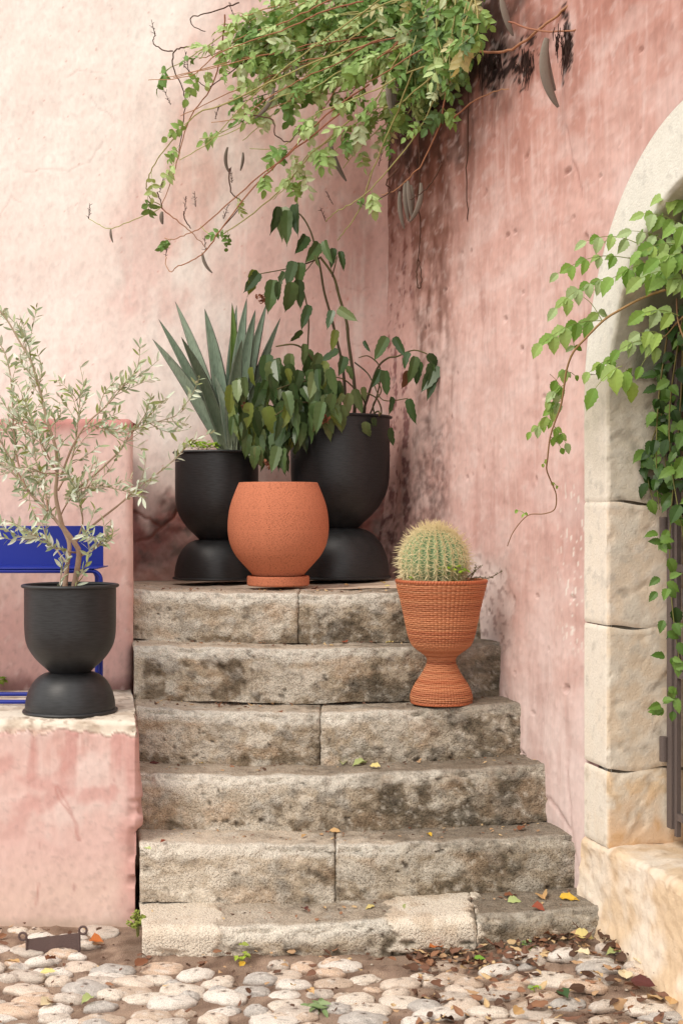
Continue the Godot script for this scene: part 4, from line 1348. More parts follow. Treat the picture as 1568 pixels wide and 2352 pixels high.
# ------------------------------------------------------------------ begonia
func begonia() -> void:
	var base := P(812, 972, 6.33)
	var o := thing("begonia", "tall cane begonia with drooping dark green leaves in the tallest black pot", "begonia", base)
	var at := Transform3D(Basis.IDENTITY, -base)
	var zx := func(x: float) -> float: return 326.7 + x / 2.133
	var zy := func(y: float) -> float: return 457.3 + y / 2.133
	var canes := [
		[[1035, 1110, 1040, 930, 1010, 700, 1000, 600, 965, 480, 935, 375, 870, 282], 6.30, 6.26, 0.0085, 0.005],
		[[1000, 1110, 985, 850, 950, 680, 920, 560, 890, 450, 870, 330, 845, 230, 825, 160, 790, 95, 750, 62, 690, 60], 6.33, 6.22, 0.007, 0.0025],
		[[960, 1100, 940, 960, 870, 840, 800, 745, 740, 712, 655, 722], 6.25, 6.05, 0.006, 0.003],
		[[880, 1080, 815, 800, 815, 600, 800, 490, 785, 440], 6.28, 6.2, 0.0045, 0.003],
		[[870, 288, 790, 320, 690, 345, 580, 365], 6.25, 6.12, 0.0035, 0.002],
		[[1060, 1110, 1110, 950, 1150, 830, 1200, 780, 1250, 770, 1330, 740, 1410, 765], 6.3, 6.1, 0.006, 0.0025],
		[[1095, 1100, 1150, 960, 1165, 830, 1110, 770, 1060, 777], 6.32, 6.25, 0.004, 0.002],
		[[1040, 800, 1100, 850, 1130, 900, 1180, 985, 1300, 976], 6.24, 6.12, 0.0035, 0.002],
		[[930, 380, 945, 320, 955, 280], 6.26, 6.2, 0.003, 0.002],
		[[990, 1100, 900, 900, 760, 900, 640, 940], 6.2, 6.0, 0.005, 0.0025],
		[[950, 1110, 880, 1010, 760, 1000, 650, 1060], 6.15, 5.98, 0.005, 0.0025],
		[[1120, 1100, 1170, 1050, 1150, 980, 1100, 950], 6.3, 6.25, 0.004, 0.003], [[1150, 1090, 1130, 1010, 1170, 940, 1140, 880], 6.28, 6.25, 0.004, 0.0025],
		[[1080, 1110, 1090, 1000, 1040, 930, 980, 880, 900, 870], 6.27, 6.12, 0.0045, 0.002], [[1060, 1110, 1150, 1040, 1160, 1060, 1170, 1045], 6.2, 6.1, 0.004, 0.003],
		[[720, 380, 780, 372, 850, 290], 6.2, 6.25, 0.0022, 0.002]]
	for c in canes:
		var raw := []
		for i in range(0, c[0].size(), 2):
			raw.append(zx.call(c[0][i]))
			raw.append(zy.call(c[0][i + 1]))
		var p := path3(raw, c[1], c[2], 5)
		var mb := MB.new()
		var r := PackedFloat32Array()
		for i in p.size(): r.append(lerpf(c[3], c[4], float(i) / p.size()) * (1.16 if i % 9 == 4 else 1.0))
		mb.tube(p, r, 8, L(66, 56, 46), L(104, 98, 62))
		part("cane", mb.mesh(), M.stem, o, at)
	var mats := [leaf_mat("begonia_a", S(86, 108, 64), 0.27, 0.3), leaf_mat("begonia_b", S(64, 86, 50), 0.25, 0.25), leaf_mat("begonia_c", S(116, 132, 86), 0.28, 0.4), leaf_mat("begonia_d", S(124, 138, 66), 0.42, 0.6), leaf_mat("begonia_e", S(120, 82, 58), 0.6, 0.4)]
	var shapes := []
	for k in 8:
		shapes.append(one_leaf(WING, 1.0, rng.randf_range(0.17, 0.235), rng.randf_range(0.1, 0.6), rng.randf_range(-0.4, 0.8), 0.06, rng.randf_range(-0.25, 0.25), rng.randf_range(0.015, 0.035), k, 0.86, 1.18))
	var spots := [
		[660, 35, 640, 165, 1], [685, 40, 687, 172, 2], [712, 55, 706, 205, 0], [748, 25, 750, 160, 1], [802, 178, 748, 262, 1], [890, 205, 918, 305, 0], [865, 215, 800, 305, 0], [935, 240, 925, 330, 1], [968, 255, 990, 340, 1], [850, 275, 868, 335, 2],
		[545, 345, 540, 468, 3], [570, 360, 515, 440, 1], [745, 305, 712, 420, 1], [772, 310, 762, 420, 0], [700, 360, 650, 430, 1], [640, 395, 618, 545, 0], [668, 405, 660, 495, 1], [728, 405, 714, 560, 0], [765, 395, 772, 525, 1], [820, 520, 776, 628, 1], [932, 545, 910, 635, 1],
		[960, 535, 1045, 592, 2], [945, 640, 932, 735, 3], [775, 640, 732, 705, 0], [1085, 695, 1110, 745, 1], [1198, 675, 1142, 780, 0], [1235, 675, 1285, 765, 1], [1305, 750, 1272, 822, 1], [1335, 770, 1312, 895, 0], [1362, 795, 1335, 905, 1], [1290, 840, 1290, 940, 4], [1395, 762, 1475, 858, 1],
		[1420, 805, 1392, 915, 0], [1428, 850, 1405, 968, 1], [1440, 815, 1370, 935, 1], [1165, 835, 1138, 912, 1], [1188, 840, 1190, 962, 1], [1220, 968, 1215, 1050, 1], [1305, 978, 1328, 1095, 1], [1095, 1090, 1100, 1182, 2], [1125, 1070, 1135, 1115, 1], [1212, 1120, 1222, 1200, 1], [985, 770, 960, 860, 1], [1000, 820, 1040, 880, 0],
		[960, 740, 880, 800, 1], [1080, 920, 1090, 980, 2], [1040, 930, 1075, 1040, 2], [1010, 950, 985, 1090, 2], [980, 950, 945, 1010, 2], [900, 970, 960, 1100, 0], [850, 990, 815, 1120, 0], [835, 1000, 880, 1120, 0], [740, 990, 775, 1140, 0], [715, 1000, 700, 1110, 3], [640, 1200, 680, 1310, 0], [560, 1210, 580, 1315, 2], [560, 1210, 535, 1320, 0], [470, 900, 480, 1050, 2], [440, 910, 420, 1050, 3], [680, 1080, 670, 1230, 1]]
	for k in 165:                                      # the dense bunch that spills over the two rims
		var u := rng.randf()
		var x := lerpf(450, 940, u) + rng.randf_range(-30, 30)
		var top := lerpf(880, 690, sm(450, 640, x)) + 60.0 * sm(760, 940, x)
		var low := lerpf(1150, 1230, sm(480, 620, x)) - 150.0 * sm(700, 860, x) - 60.0 * sm(860, 960, x)
		var y := lerpf(top, low, pow(rng.randf(), 0.85))
		var len := rng.randf_range(85, 145)
		spots.append([x, y, x + rng.randf_range(-45, 45), y + len, [0, 1, 1, 0, 2, 0, 1, 2, 0, 1, 0, 3][rng.randi() % 12] if rng.randf() > 0.02 else 2, rng.randf_range(5.93, 6.22)])
	for q in spots:
		var z: float = q[5] if q.size() > 5 else 6.12 + rng.randf_range(-0.06, 0.06)
		if q.size() == 5 and q[1] > 890 and q[0] < 1000: z = 5.97
		if q[0] > 1130 and q.size() == 5: z = 6.08 if q[0] < 1250 else 5.95
		var a := P(zx.call(q[0]), zy.call(q[1]), z)
		var b := P(zx.call(q[2]), zy.call(q[3]), z - rng.randf_range(-0.05, 0.05))
		var d := b - a
		var x := aim(a - base, d, Vector3(rng.randf_range(-0.9, 0.9), rng.randf_range(0.0, 0.5), 1.0), d.length() * 1.16)
		part("leaf", shapes[rng.randi() % 8], mats[q[4]], o, x)
	# dried flower heads
	for q in [[583, 488], [510, 1022], [890, 1082], [620, 1300]]:
		var mb := MB.new()
		var c := P(zx.call(q[0]), zy.call(q[1]), 5.96 if q[1] > 800 else 6.1)
		for i in 26:
			mb.leaf(aim(rv(0.016), rv() + Vector3(0, 0.3, 0), rv()), rng.randf_range(0.012, 0.02), prof(LANCE, 0.007), 0.4, 1.0, L(110, 66, 50), L(150, 100, 76))
		part("dried_flower", mb.mesh(), M.dry_leaf, o, Transform3D(Basis.IDENTITY, c - base))

# ------------------------------------------------------------------ olive tree
func olive() -> void:
	var base := P(162, 1376, 4.80)
	var o := thing("olive_tree", "young olive tree with thin grey green leaves in the pot on the ledge", "olive tree", base)
	var at := Transform3D(Basis.IDENTITY, -base)
	var zx := func(x: float) -> float: return x / 3.0
	var zy := func(y: float) -> float: return 653.3 + y / 3.0
	var limbs := [   # path, distance at start and end, radius at start and end, twigs per limb
		[[440, 2180, 448, 2090, 465, 1930, 480, 1800, 445, 1700, 400, 1640, 330, 1560, 200, 1430, 120, 1330, 20, 1240, -90, 1180], 4.82, 4.95, 0.0105, 0.003, 9, 0.5],
		[[500, 2180, 512, 2090, 545, 1870, 520, 1790, 440, 1680, 415, 1600, 385, 1450, 395, 1300, 385, 1130, 330, 950, 270, 710, 215, 530, 140, 400, 60, 260, -20, 160], 4.78, 4.66, 0.012, 0.0022, 12, 0.45],
		[[556, 1872, 640, 1830, 700, 1770, 740, 1730], 4.77, 4.65, 0.004, 0.0015, 4, 0.3],
		[[512, 1780, 640, 1660, 830, 1510, 950, 1400, 1090, 1300, 1230, 1180, 1290, 1090], 4.78, 4.85, 0.005, 0.0014, 3, 0.35],
		[[480, 1450, 580, 1370, 700, 1270, 830, 1140, 910, 1020, 1000, 965, 1090, 945, 1210, 905, 1280, 850], 4.74, 4.72, 0.0045, 0.0013, 5, 0.3],
		[[420, 1330, 500, 1120, 600, 960, 720, 850, 830, 725, 872, 660], 4.72, 4.62, 0.0045, 0.0014, 7, 0.3],
		[[545, 1850, 470, 1840, 380, 1810, 270, 1740, 195, 1715], 4.79, 4.6, 0.004, 0.0014, 4, 0.3],
		[[180, 1410, 120, 1200, 95, 1000, 90, 850, 72, 620, 30, 460, -30, 380], 4.86, 4.95, 0.004, 0.0018, 9, 0.2],
		[[400, 1420, 460, 1300, 520, 1100, 548, 830, 570, 720], 4.84, 4.92, 0.004, 0.0014, 8, 0.25],
		[[905, 1020, 1000, 900, 1048, 750], 4.72, 4.7, 0.002, 0.001, 2, 0.0],
		[[390, 1290, 300, 1120, 240, 1000, 160, 880], 4.7, 4.6, 0.0035, 0.0014, 7, 0.2],
		[[330, 1560, 310, 1400, 250, 1220, 230, 1050], 4.85, 5.0, 0.004, 0.0015, 7, 0.2],
		[[200, 1430, 60, 1180, -40, 1000, -120, 900], 4.9, 4.86, 0.004, 0.0016, 7, 0.2],
		[[520, 1790, 570, 1650, 560, 1500, 600, 1380, 640, 1240], 4.76, 4.68, 0.0038, 0.0014, 6, 0.3],
		[[415, 1600, 470, 1500, 560, 1410, 640, 1400, 720, 1370], 4.76, 4.66, 0.003, 0.0012, 5, 0.2],
		[[465, 1930, 400, 1840, 330, 1760, 290, 1640], 4.82, 4.85, 0.004, 0.0014, 3, 0.4],
		[[410, 2110, 425, 1990, 440, 1900], 4.78, 4.76, 0.0018, 0.001, 1, 0.0], [[520, 2110, 545, 2010, 590, 1975], 4.75, 4.7, 0.0014, 0.001, 1, 0.0],
		[[620, 960, 700, 990, 800, 1000, 870, 1010], 4.68, 4.74, 0.002, 0.001, 3, 0.1], [[400, 1300, 300, 1300, 200, 1260, 90, 1270], 4.7, 4.6, 0.003, 0.0014, 6, 0.2]]
	var twigs := []
	for q in limbs:
		var raw := []
		for i in range(0, q[0].size(), 2):
			raw.append(zx.call(q[0][i]))
			raw.append(zy.call(q[0][i + 1]))
		var p := path3(raw, q[1], q[2], 6)
		var mb := MB.new()
		var r := PackedFloat32Array()
		for i in p.size(): r.append(lerpf(q[3], q[4], pow(float(i) / p.size(), 0.7)) * (1.0 + 0.1 * NA.get_noise_1d(i * 3.7)))
		mb.tube(p, r, 9, L(168, 136, 116), L(184, 168, 142))
		part("trunk" if q[3] > 0.01 else "branch", mb.mesh(), M.bark, o, at)
		twigs.append([p, q[6]])
		for k in q[5]:
			var t := rng.randf_range(maxf(q[6], 0.15), 0.96)
			var i := int(t * (p.size() - 2))
			var dir := (p[i + 1] - p[i]).normalized()
			var out := (dir + rv(0.75) + Vector3(0, 0.15, 0)).normalized()
			var len := rng.randf_range(0.07, 0.2)
			var pts := PackedVector3Array([p[i], p[i] + out * len * 0.5 + rv(0.008), p[i] + (out + rv(0.3) + Vector3(0, 0.12, 0)).normalized() * len])
			pts = curve(pts, 5)
			mb = MB.new()
			mb.tube(pts, taper(pts.size(), 0.0016, 0.0008), 5, L(178, 160, 134), L(176, 176, 140))
			part("twig", mb.mesh(), M.bark, o, at)
			twigs.append([pts, 0.1])
	var mats := [leaf_mat("olive_a", S(204, 212, 190), 0.55, 0.3), leaf_mat("olive_b", S(180, 190, 150), 0.5, 0.35), leaf_mat("olive_c", S(222, 224, 208), 0.6, 0.3), leaf_mat("olive_d", S(160, 170, 108), 0.45, 0.5), leaf_mat("olive_e", S(152, 166, 132), 0.5, 0.3)]
	var shapes := []
	for k in 6: shapes.append(one_leaf(LANCE, 1.0, rng.randf_range(0.11, 0.155), rng.randf_range(0.1, 0.5), rng.randf_range(-0.5, 0.7), 0.0, 0.0, 0.0, k, 0.95, 1.08))
	var spots := []
	for w in twigs:
		var p: PackedVector3Array = w[0]
		var run := 0.0
		var step := rng.randf_range(0.009, 0.014)
		var flip := 0.0
		for i in p.size() - 1:
			var seg := p[i + 1] - p[i]
			if float(i) / p.size() < w[1]: continue
			var go := 0.0
			while run + seg.length() - go > step:
				go += step - run
				run = 0.0
				flip += PI * 0.5
				var d := seg.normalized()
				var side: Vector3 = d.cross(Vector3(0.2, 0.3, 1)).normalized().rotated(d, flip + rng.randf_range(-0.5, 0.5))
				for s in [1.0, -1.0]:
					if rng.randf() < 0.42: continue
					spots.append([p[i] + d * go, (d * rng.randf_range(0.5, 1.1) + side * s + rv(0.25)).normalized(), rng.randf_range(0.027, 0.044)])
			run += seg.length() - go
	for i in spots.size():                      # mix, so that the leaves kept as single parts lie all over the tree
		var j := rng.randi_range(0, i)
		var t = spots[i]
		spots[i] = spots[j]
		spots[j] = t
	var heap := {}
	for i in spots.size():
		var q = spots[i]
		var x := aim(q[0] - base, q[1], rv() + Vector3(0, 0.5, 0.5), q[2])
		var m: int = [0, 0, 1, 1, 2, 2, 3, 4, 0, 4][rng.randi() % 10]
		if i < 290: part("leaf", shapes[i % 6], mats[m], o, x)
		else: append(heap, str(m), shapes[i % 6], x)
	for k in heap: tag(part("foliage", heap[k].commit(), mats[int(k)], o), "", "", "", "stuff")
	print("olive leaves ", spots.size())

# ------------------------------------------------------------------ barrel cactus
func cactus() -> void:
	var c := P(996, 1291, 5.12)
	var o := thing("barrel_cactus", "round golden barrel cactus with yellow spines in the wicker planter", "cactus", c)
	var ribs := 24
	var rad := 0.117
	var hgt := 0.124
	var pos := PackedVector3Array()
	var col := PackedColorArray()
	var nu := ribs * 8 + 1
	var nv := 40
	var at := func(f: float, v: float) -> Vector3:       # v from -0.5 (below the rim) to 1 (crown)
		var e := v * PI * 0.5
		var rr := rad * cos(e) 
		var crest := absf(cos(f * ribs * 0.5))
		rr *= 0.87 + 0.13 * pow(crest, 0.9) * sm(1.0, 0.75, v)
		return Vector3(rr * cos(f), hgt * sin(e) - 0.012 * sm(0.85, 1.0, v), -rr * sin(f))
	for j in nv:
		var v := lerpf(-0.55, 1.0, float(j) / (nv - 1))
		for i in nu:
			var f := TAU * i / (nu - 1)
			pos.append(at.call(f, v))
			var crest := absf(cos(f * ribs * 0.5))
			var k := L(112, 144, 104).lerp(L(158, 176, 130), sm(0.5, 1.0, crest))
			k = k.lerp(L(206, 190, 140), 0.7 * sm(0.82, 1.0, v)).lerp(L(150, 142, 110), 0.5 * sm(0.1, -0.4, v))
			col.append(k)
	var mb := MB.new()
	mb.grid(nu, nv, pos, col, true)
	part("body", mb.mesh(), M.cactus_skin, o)
	mb = MB.new()
	var ar := MB.new()
	for r in ribs:
		var f := TAU * r / ribs
		for k in 15:
			var v := -0.42 + 1.36 * k / 14.0 + rng.randf_range(-0.015, 0.015)
			var p: Vector3 = at.call(f, v)
			var n := Vector3(p.x / (rad * rad), p.y / (hgt * hgt), p.z / (rad * rad)).normalized()
			if p.z < -0.06: continue
			ar.lathe(PackedVector2Array([Vector2(0.0026, -0.001), Vector2(0.0018, 0.0016), Vector2(0.0001, 0.0022)]), 5, L(176, 112, 84), p)
			var up: Vector3 = (at.call(f, v + 0.02) - p).normalized()
			var side := n.cross(up)
			for s in 9:
				var g := TAU * s / 7.0 + rng.randf_range(-0.25, 0.25)
				var d := (n * rng.randf_range(0.35, 0.75) + side * cos(g) + up * sin(g)).normalized()
				var len := rng.randf_range(0.019, 0.032)
				if s >= 7:
					d = (n + rv(0.45) + Vector3(0, -0.15 if s == 7 else 0.2, 0)).normalized()
					len = rng.randf_range(0.030, 0.042)
				var bend := d * len * 0.5 + n * 0.0015
				mb.tube(PackedVector3Array([p, p + bend, p + d * len - Vector3(0, 0.002, 0)]), PackedFloat32Array([0.0011, 0.0009, 0.0003]), 3, L(236, 222, 180), L(244, 228, 182))
	part("areoles", ar.mesh(), M.spine, o).set_meta("kind", "stuff")
	part("spines", mb.mesh(), M.spine, o).set_meta("kind", "stuff")

# ------------------------------------------------------------------ vine over the corner
func wall_z(x: float) -> float:
	return minf(6.75, 1.8827 / (0.2478 + (x - 784.0) / F))

func top_vine() -> void:
	var base := P(1010, -60, 5.8)
	var o := thing("climbing_vine", "big pale green climbing vine with long pods hanging over the wall corner", "vine", base)
	var at := Transform3D(Basis.IDENTITY, -base)
	var zx := func(x: float) -> float: return 196.0 + x * 0.5521
	var zy := func(y: float) -> float: return y * 0.5521
	var red := [L(150, 96, 74), L(176, 132, 96)]
	var green := [L(160, 150, 96), L(170, 172, 110)]
	var dark := [L(86, 58, 46), L(74, 54, 46)]
	# path, distances, colour, leaf spacing (0 = bare), part of its length before the first leaf
	var stems := [
		[[1560, -60, 1470, 5, 1290, 180, 1170, 270, 1050, 335, 900, 400, 700, 472], 5.6, 6.2, red, 0.10, 0.0],
		[[1400, 40, 1240, 160, 1000, 240, 760, 345, 560, 440, 470, 470, 380, 565, 300, 665, 262, 740, 255, 790, 275, 830, 315, 862, 200, 915, 110, 950, 60, 935, 15, 910], 5.75, 6.6, green, 0.12, 0.3],
		[[900, 0, 740, 60, 580, 140, 450, 230, 310, 305], 6.0, 6.5, green, 0.13, 0.2],
		[[580, 60, 560, 240, 520, 370, 440, 480, 400, 600, 370, 720, 315, 862], 6.3, 6.6, red, 0.12, 0.3],
		[[315, 862, 380, 915, 440, 965, 500, 1030], 6.6, 6.58, red, 0.0, 0.0],
		[[1100, 440, 870, 620, 780, 700, 700, 780, 560, 960, 500, 1045, 430, 1090, 380, 1110, 358, 1130, 338, 1105, 335, 1065], 5.9, 6.55, red, 0.16, 0.2],
		[[1180, 350, 1000, 480, 830, 650, 690, 760, 570, 870, 480, 945, 420, 975, 370, 995, 330, 990], 5.85, 6.55, red, 0.12, 0.1],
		[[1100, 500, 940, 640, 800, 800, 640, 930, 540, 985, 480, 940], 5.9, 6.5, green, 0.09, 0.15],
		[[1340, 160, 1280, 270, 1230, 380, 1140, 500, 1040, 570, 930, 640, 850, 760, 780, 830], 5.6, 6.35, green, 0.06, 0.2],
		[[1540, 150, 1500, 270, 1420, 480, 1330, 620, 1210, 760, 1120, 840, 1040, 880, 1000, 922], 5.4, 6.2, green, 0.10, 0.25],
		[[1570, 250, 1510, 350, 1470, 520, 1400, 680, 1345, 740, 1290, 790, 1230, 810], 5.35, 5.8, red, 0.14, 0.1],
		[[1360, 300, 1300, 460, 1240, 600, 1190, 720, 1140, 870, 1070, 970, 1050, 1000], 5.6, 6.2, green, 0.12, 0.2],
		[[1385, 560, 1388, 700, 1385, 830, 1392, 960, 1383, 1080], 5.75, 5.98, dark, 0.0, 0.0],
		[[1383, 1080, 1377, 1130, 1378, 1180, 1388, 1200, 1396, 1170, 1392, 1110, 1384, 1075], 5.98, 5.99, dark, 0.0, 0.0],
		[[640, 10, 560, 40, 480, 62, 440, 75, 452, 112, 500, 130], 6.3, 6.4, dark, 0.0, 0.0],
		[[430, 195, 380, 205, 365, 240, 372, 300, 410, 380, 415, 450, 400, 560, 388, 650], 6.4, 6.6, dark, 0.13, 0.3],
		[[365, 212, 330, 210, 288, 185, 285, 160, 292, 140], 6.4, 6.5, dark, 0.0, 0.0],
		[[930, 80, 800, 160, 700, 225, 560, 330, 500, 360, 410, 270], 6.0, 6.4, dark, 0.0, 0.0],
		[[700, 480, 780, 500, 790, 560, 850, 590, 900, 520], 6.0, 5.9, dark, 0.0, 0.0], [[600, 700, 605, 800, 650, 850, 560, 960], 6.3, 6.4, dark, 0.0, 0.0],
		[[300, 800, 310, 830, 322, 870], 6.55, 6.6, dark, 0.0, 0.0], [[410, 880, 415, 915, 440, 950], 6.5, 6.55, dark, 0.0, 0.0],
		[[1500, 150, 1580, 200, 1700, 218, 1790, 195, 1900, 110, 2000, 30, 2080, -40], 5.3, 4.55, red, 0.0, 0.0, 0.0055], [[1520, 505, 1600, 430, 1700, 380, 1760, 370], 5.5, 4.9, red, 0.0, 0.0],
		[[1590, 380, 1588, 600, 1585, 760, 1592, 930], 5.55, 5.6, dark, 0.0, 0.0], [[1760, 90, 1900, 130, 2060, 120, 2200, 60, 2330, -40], 4.9, 4.3, red, 0.0, 0.0, 0.0035],
		[[1480, 680, 1440, 760, 1400, 800, 1350, 830], 5.6, 5.7, dark, 0.0, 0.0], [[1300, 700, 1250, 760, 1270, 790, 1220, 830], 5.7, 5.8, dark, 0.0, 0.0]]
	for k in 62:                                       # the mass itself
		var sx := rng.randf_range(1180, 1640) - (420.0 if k % 3 == 0 else 0.0)
		var sy := rng.randf_range(-190, 190)
		var len := (rng.randf_range(400, 900) if k % 3 else rng.randf_range(220, 480)) * (0.8 if sx > 1500 else 1.0)
		var ang := deg_to_rad(rng.randf_range(148, 178) - (34.0 if sx > 1500 else 0.0))
		var bend := rng.randf_range(0.0, 0.3)
		var raw := []
		for i in 6:
			var t := i / 5.0
			raw.append(sx + cos(ang) * len * t + rng.randf_range(-14, 14))
			raw.append(sy + sin(ang) * len * t + bend * len * 0.35 * t * t + rng.randf_range(-14, 14))
		var z0 := minf(wall_z(zx.call(sx)) - 0.15, 6.3) - rng.randf_range(0.0, 0.4)
		stems.append([raw, z0, minf(wall_z(zx.call(raw[10])) - 0.12, 6.5) - rng.randf_range(0.0, 0.35), [red, green, green, green, dark][k % 5], rng.randf_range(0.045, 0.07), 0.0])
	for k in 14:                                       # long bare runners in front of the leaves
		var sx := rng.randf_range(1150, 1600)
		var sy := rng.randf_range(-40, 330)
		var len := rng.randf_range(500, 1050)
		var ang := deg_to_rad(rng.randf_range(140, 164))
		var raw := []
		for i in 7:
			var t := i / 6.0
			raw.append(sx + cos(ang) * len * t + rng.randf_range(-20, 20))
			raw.append(sy + sin(ang) * len * t + len * rng.randf_range(0.03, 0.14) * t * t + rng.randf_range(-20, 20))
		var z0 := minf(wall_z(zx.call(sx)) - 0.5, 5.75)
		stems.append([raw, z0, minf(wall_z(zx.call(raw[12])) - 0.25, 6.3), [red, green, red, green][k % 4], 0.22 if k % 3 else 0.0, 0.3])
	for k in 26:                                       # leaves that hang straight down by the corner
		var sx := rng.randf_range(1330, 1640)
		var raw := [sx, rng.randf_range(-150, 60), sx + rng.randf_range(-60, 10), 90 + rng.randf_range(0, 60), sx + rng.randf_range(-90, 20), rng.randf_range(200, 400) - 100.0 * sm(1560, 1640, sx)]
		var z0 := wall_z(zx.call(sx)) - rng.randf_range(0.15, 0.6)
		stems.append([raw, z0, z0 - rng.randf_range(-0.05, 0.15), green, 0.055, 0.0])
	var mats := [leaf_mat("vine_a", S(182, 204, 138), 0.55, 0.6), leaf_mat("vine_b", S(144, 176, 98), 0.5, 0.6), leaf_mat("vine_c", S(200, 214, 170), 0.55, 0.6), leaf_mat("vine_d", S(112, 148, 76), 0.5, 0.5), leaf_mat("vine_e", S(206, 200, 148), 0.55, 0.6), leaf_mat("vine_f", S(84, 112, 62), 0.5, 0.4)]
	var shapes := []
	for k in 14: shapes.append(compound_mesh(3 + k % 2, rng.randf_range(0.08, 0.14), rng.randf_range(0.036, 0.054), rng.randf_range(0.0105, 0.0160), k))
	var crown := PackedVector2Array([Vector2(380, -400), Vector2(430, 90), Vector2(470, 170), Vector2(480, 330), Vector2(590, 405), Vector2(700, 410), Vector2(770, 330), Vector2(880, 300), Vector2(1010, 290), Vector2(1100, 215), Vector2(1180, 60), Vector2(1260, -400)])
	var spots := []
	for q in stems:
		var raw := []
		for i in range(0, q[0].size(), 2):
			raw.append(zx.call(q[0][i]))
			raw.append(zy.call(q[0][i + 1]))
		var p := path3(raw, q[1], q[2], 5, 0.04)
		for i in range(1, p.size() - 1): p[i] += Vector3(NA.get_noise_2d(i * 0.9, raw[0]), NA.get_noise_2d(i * 0.9, raw[0] + 50.0), 0) * 0.006
		var mb := MB.new()
		mb.tube(p, taper(p.size(), q[6] if q.size() > 6 else 0.0036, q[6] * 0.7 if q.size() > 6 else 0.0018), 6, q[3][0], q[3][1])
		part("stem", mb.mesh(), M.stem, o, at)
		if q[4] <= 0.0: continue
		var run := 0.0
		var side := 1.0
		for i in range(int(q[5] * p.size()), p.size() - 1):
			run += p[i].distance_to(p[i + 1])
			if run < q[4]: continue
			run = 0.0
			var d := (p[i + 1] - p[i]).normalized()
			for s in [side, -side]:
				if rng.randf() < 0.18 + 0.5 * float(i) / p.size() * (1.0 if raw[0] < 1060.0 else 0.3): continue
				var out: Vector3 = (d * 0.5 + Vector3(-d.y, d.x, 0) * s * rng.randf_range(0.4, 1.0) + Vector3(0, -0.55, rng.randf_range(0.0, 0.7))).normalized()
				var at2 := Vector2(784.0 + p[i].x / -p[i].z * F, 1176.0 - (p[i].y - CAM) / -p[i].z * F)
				if not Geometry2D.is_point_in_polygon(at2, crown) and rng.randf() < 0.72: continue
				spots.append([p[i], out, Vector3(rng.randf_range(-0.6, 0.6), rng.randf_range(0.0, 1.2), 1.0), rng.randf_range(0.65, 1.2)])
			side = -side
	for i in spots.size():
		var j := rng.randi_range(0, i)
		var t = spots[i]
		spots[i] = spots[j]
		spots[j] = t
	spots.sort_custom(func(a, b): return a[0].z > b[0].z)      # the nearest are parts of their own
	var heap := {}
	for i in spots.size():
		var q = spots[i]
		var x := aim(q[0] - base, q[1], q[2], q[3])
		var px: float = 784.0 + q[0].x / -q[0].z * F
		var pick := [0, 0, 1, 2, 1, 1, 0, 3, 0, 3] if px < 900.0 else [1, 3, 3, 0, 5, 3, 1, 5, 4, 3]
		var m: int = pick[rng.randi() % 10]
		if m == 4 and rng.randf() < 0.4: m = 2
		if i < 296: part("leaf", shapes[i % 14], mats[m], o, x)
		else: append(heap, str(m), shapes[i % 14], x)
	for k in heap: tag(part("foliage", heap[k].commit(), mats[int(k)], o), "", "", "", "stuff")
	print("vine leaves ", spots.size())
	# long seed pods
	for q in [[755, 318, 762, 365, 795, 416, 6.1, 0.011], [985, -6, 985, 60, 1022, 117, 5.3, 0.013], [1150, -10, 1158, 40, 1177, 82, 4.95, 0.012], [1255, 88, 1234, 175, 1281, 246, 4.6, 0.0155], [1252, 92, 1246, 150, 1274, 208, 4.62, 0.013], [893, 182, 890, 220, 900, 262, 5.7, 0.012], [902, 180, 908, 220, 904, 245, 5.72, 0.009],
		[629, 202, 625, 245, 585, 272, 6.1, 0.008], [523, 338, 512, 370, 526, 396, 6.4, 0.007], [558, 350, 560, 370, 552, 392, 6.4, 0.006], [918, 440, 914, 485, 928, 525, 5.85, 0.009], [930, 420, 928, 460, 938, 508, 5.8, 0.010], [936, 415, 940, 460, 946, 502, 5.78, 0.010], [966, 420, 972, 470, 940, 510, 5.75, 0.010], [944, 425, 950, 460, 944, 495, 5.82, 0.008],
		[465, 580, 466, 608, 488, 627, 6.55, 0.007], [255, 526, 253, 540, 260, 557, 6.62, 0.005], [373, 486, 369, 500, 374, 515, 6.6, 0.009], [520, -8, 545, -2, 560, -20, 6.1, 0.008], [675, 130, 682, 150, 680, 172, 6.0, 0.007]]:
		var p := PackedVector3Array()
		for i in 14:
			var t := i / 13.0
			var a := Vector2(q[0], q[1]).lerp(Vector2(q[2], q[3]), t)
			var b := Vector2(q[2], q[3]).lerp(Vector2(q[4], q[5]), t)
			var c := a.lerp(b, t)
			p.append(P(c.x, c.y, q[6]))
		var r := PackedFloat32Array()
		for i in 14: r.append(q[7] * 1.15 * (0.12 + 0.88 * pow(sin(PI * (0.08 + 0.9 * i / 13.0)), 0.6)))
		var mb := MB.new()
		mb.tube(p, r, 9, L(140, 130, 118), L(112, 100, 90), 0.55)
		part("seed_pod", mb.mesh(), M.pod, o, at)
	# dead flower stalks at stem ends and dry bits hanging on the right wall
	var tips := [[15, 910], [290, 145], [335, 1065], [500, 1045], [1000, 922], [410, 280], [430, 300], [540, 495], [620, 70], [520, 225], [355, 435], [1030, 850], [310, 800], [460, 860], [575, 910], [415, 880], [1220, 690], [1110, 650], [1350, 735], [1390, 725], [660, 340], [880, 240], [1190, 130], [610, 760]]
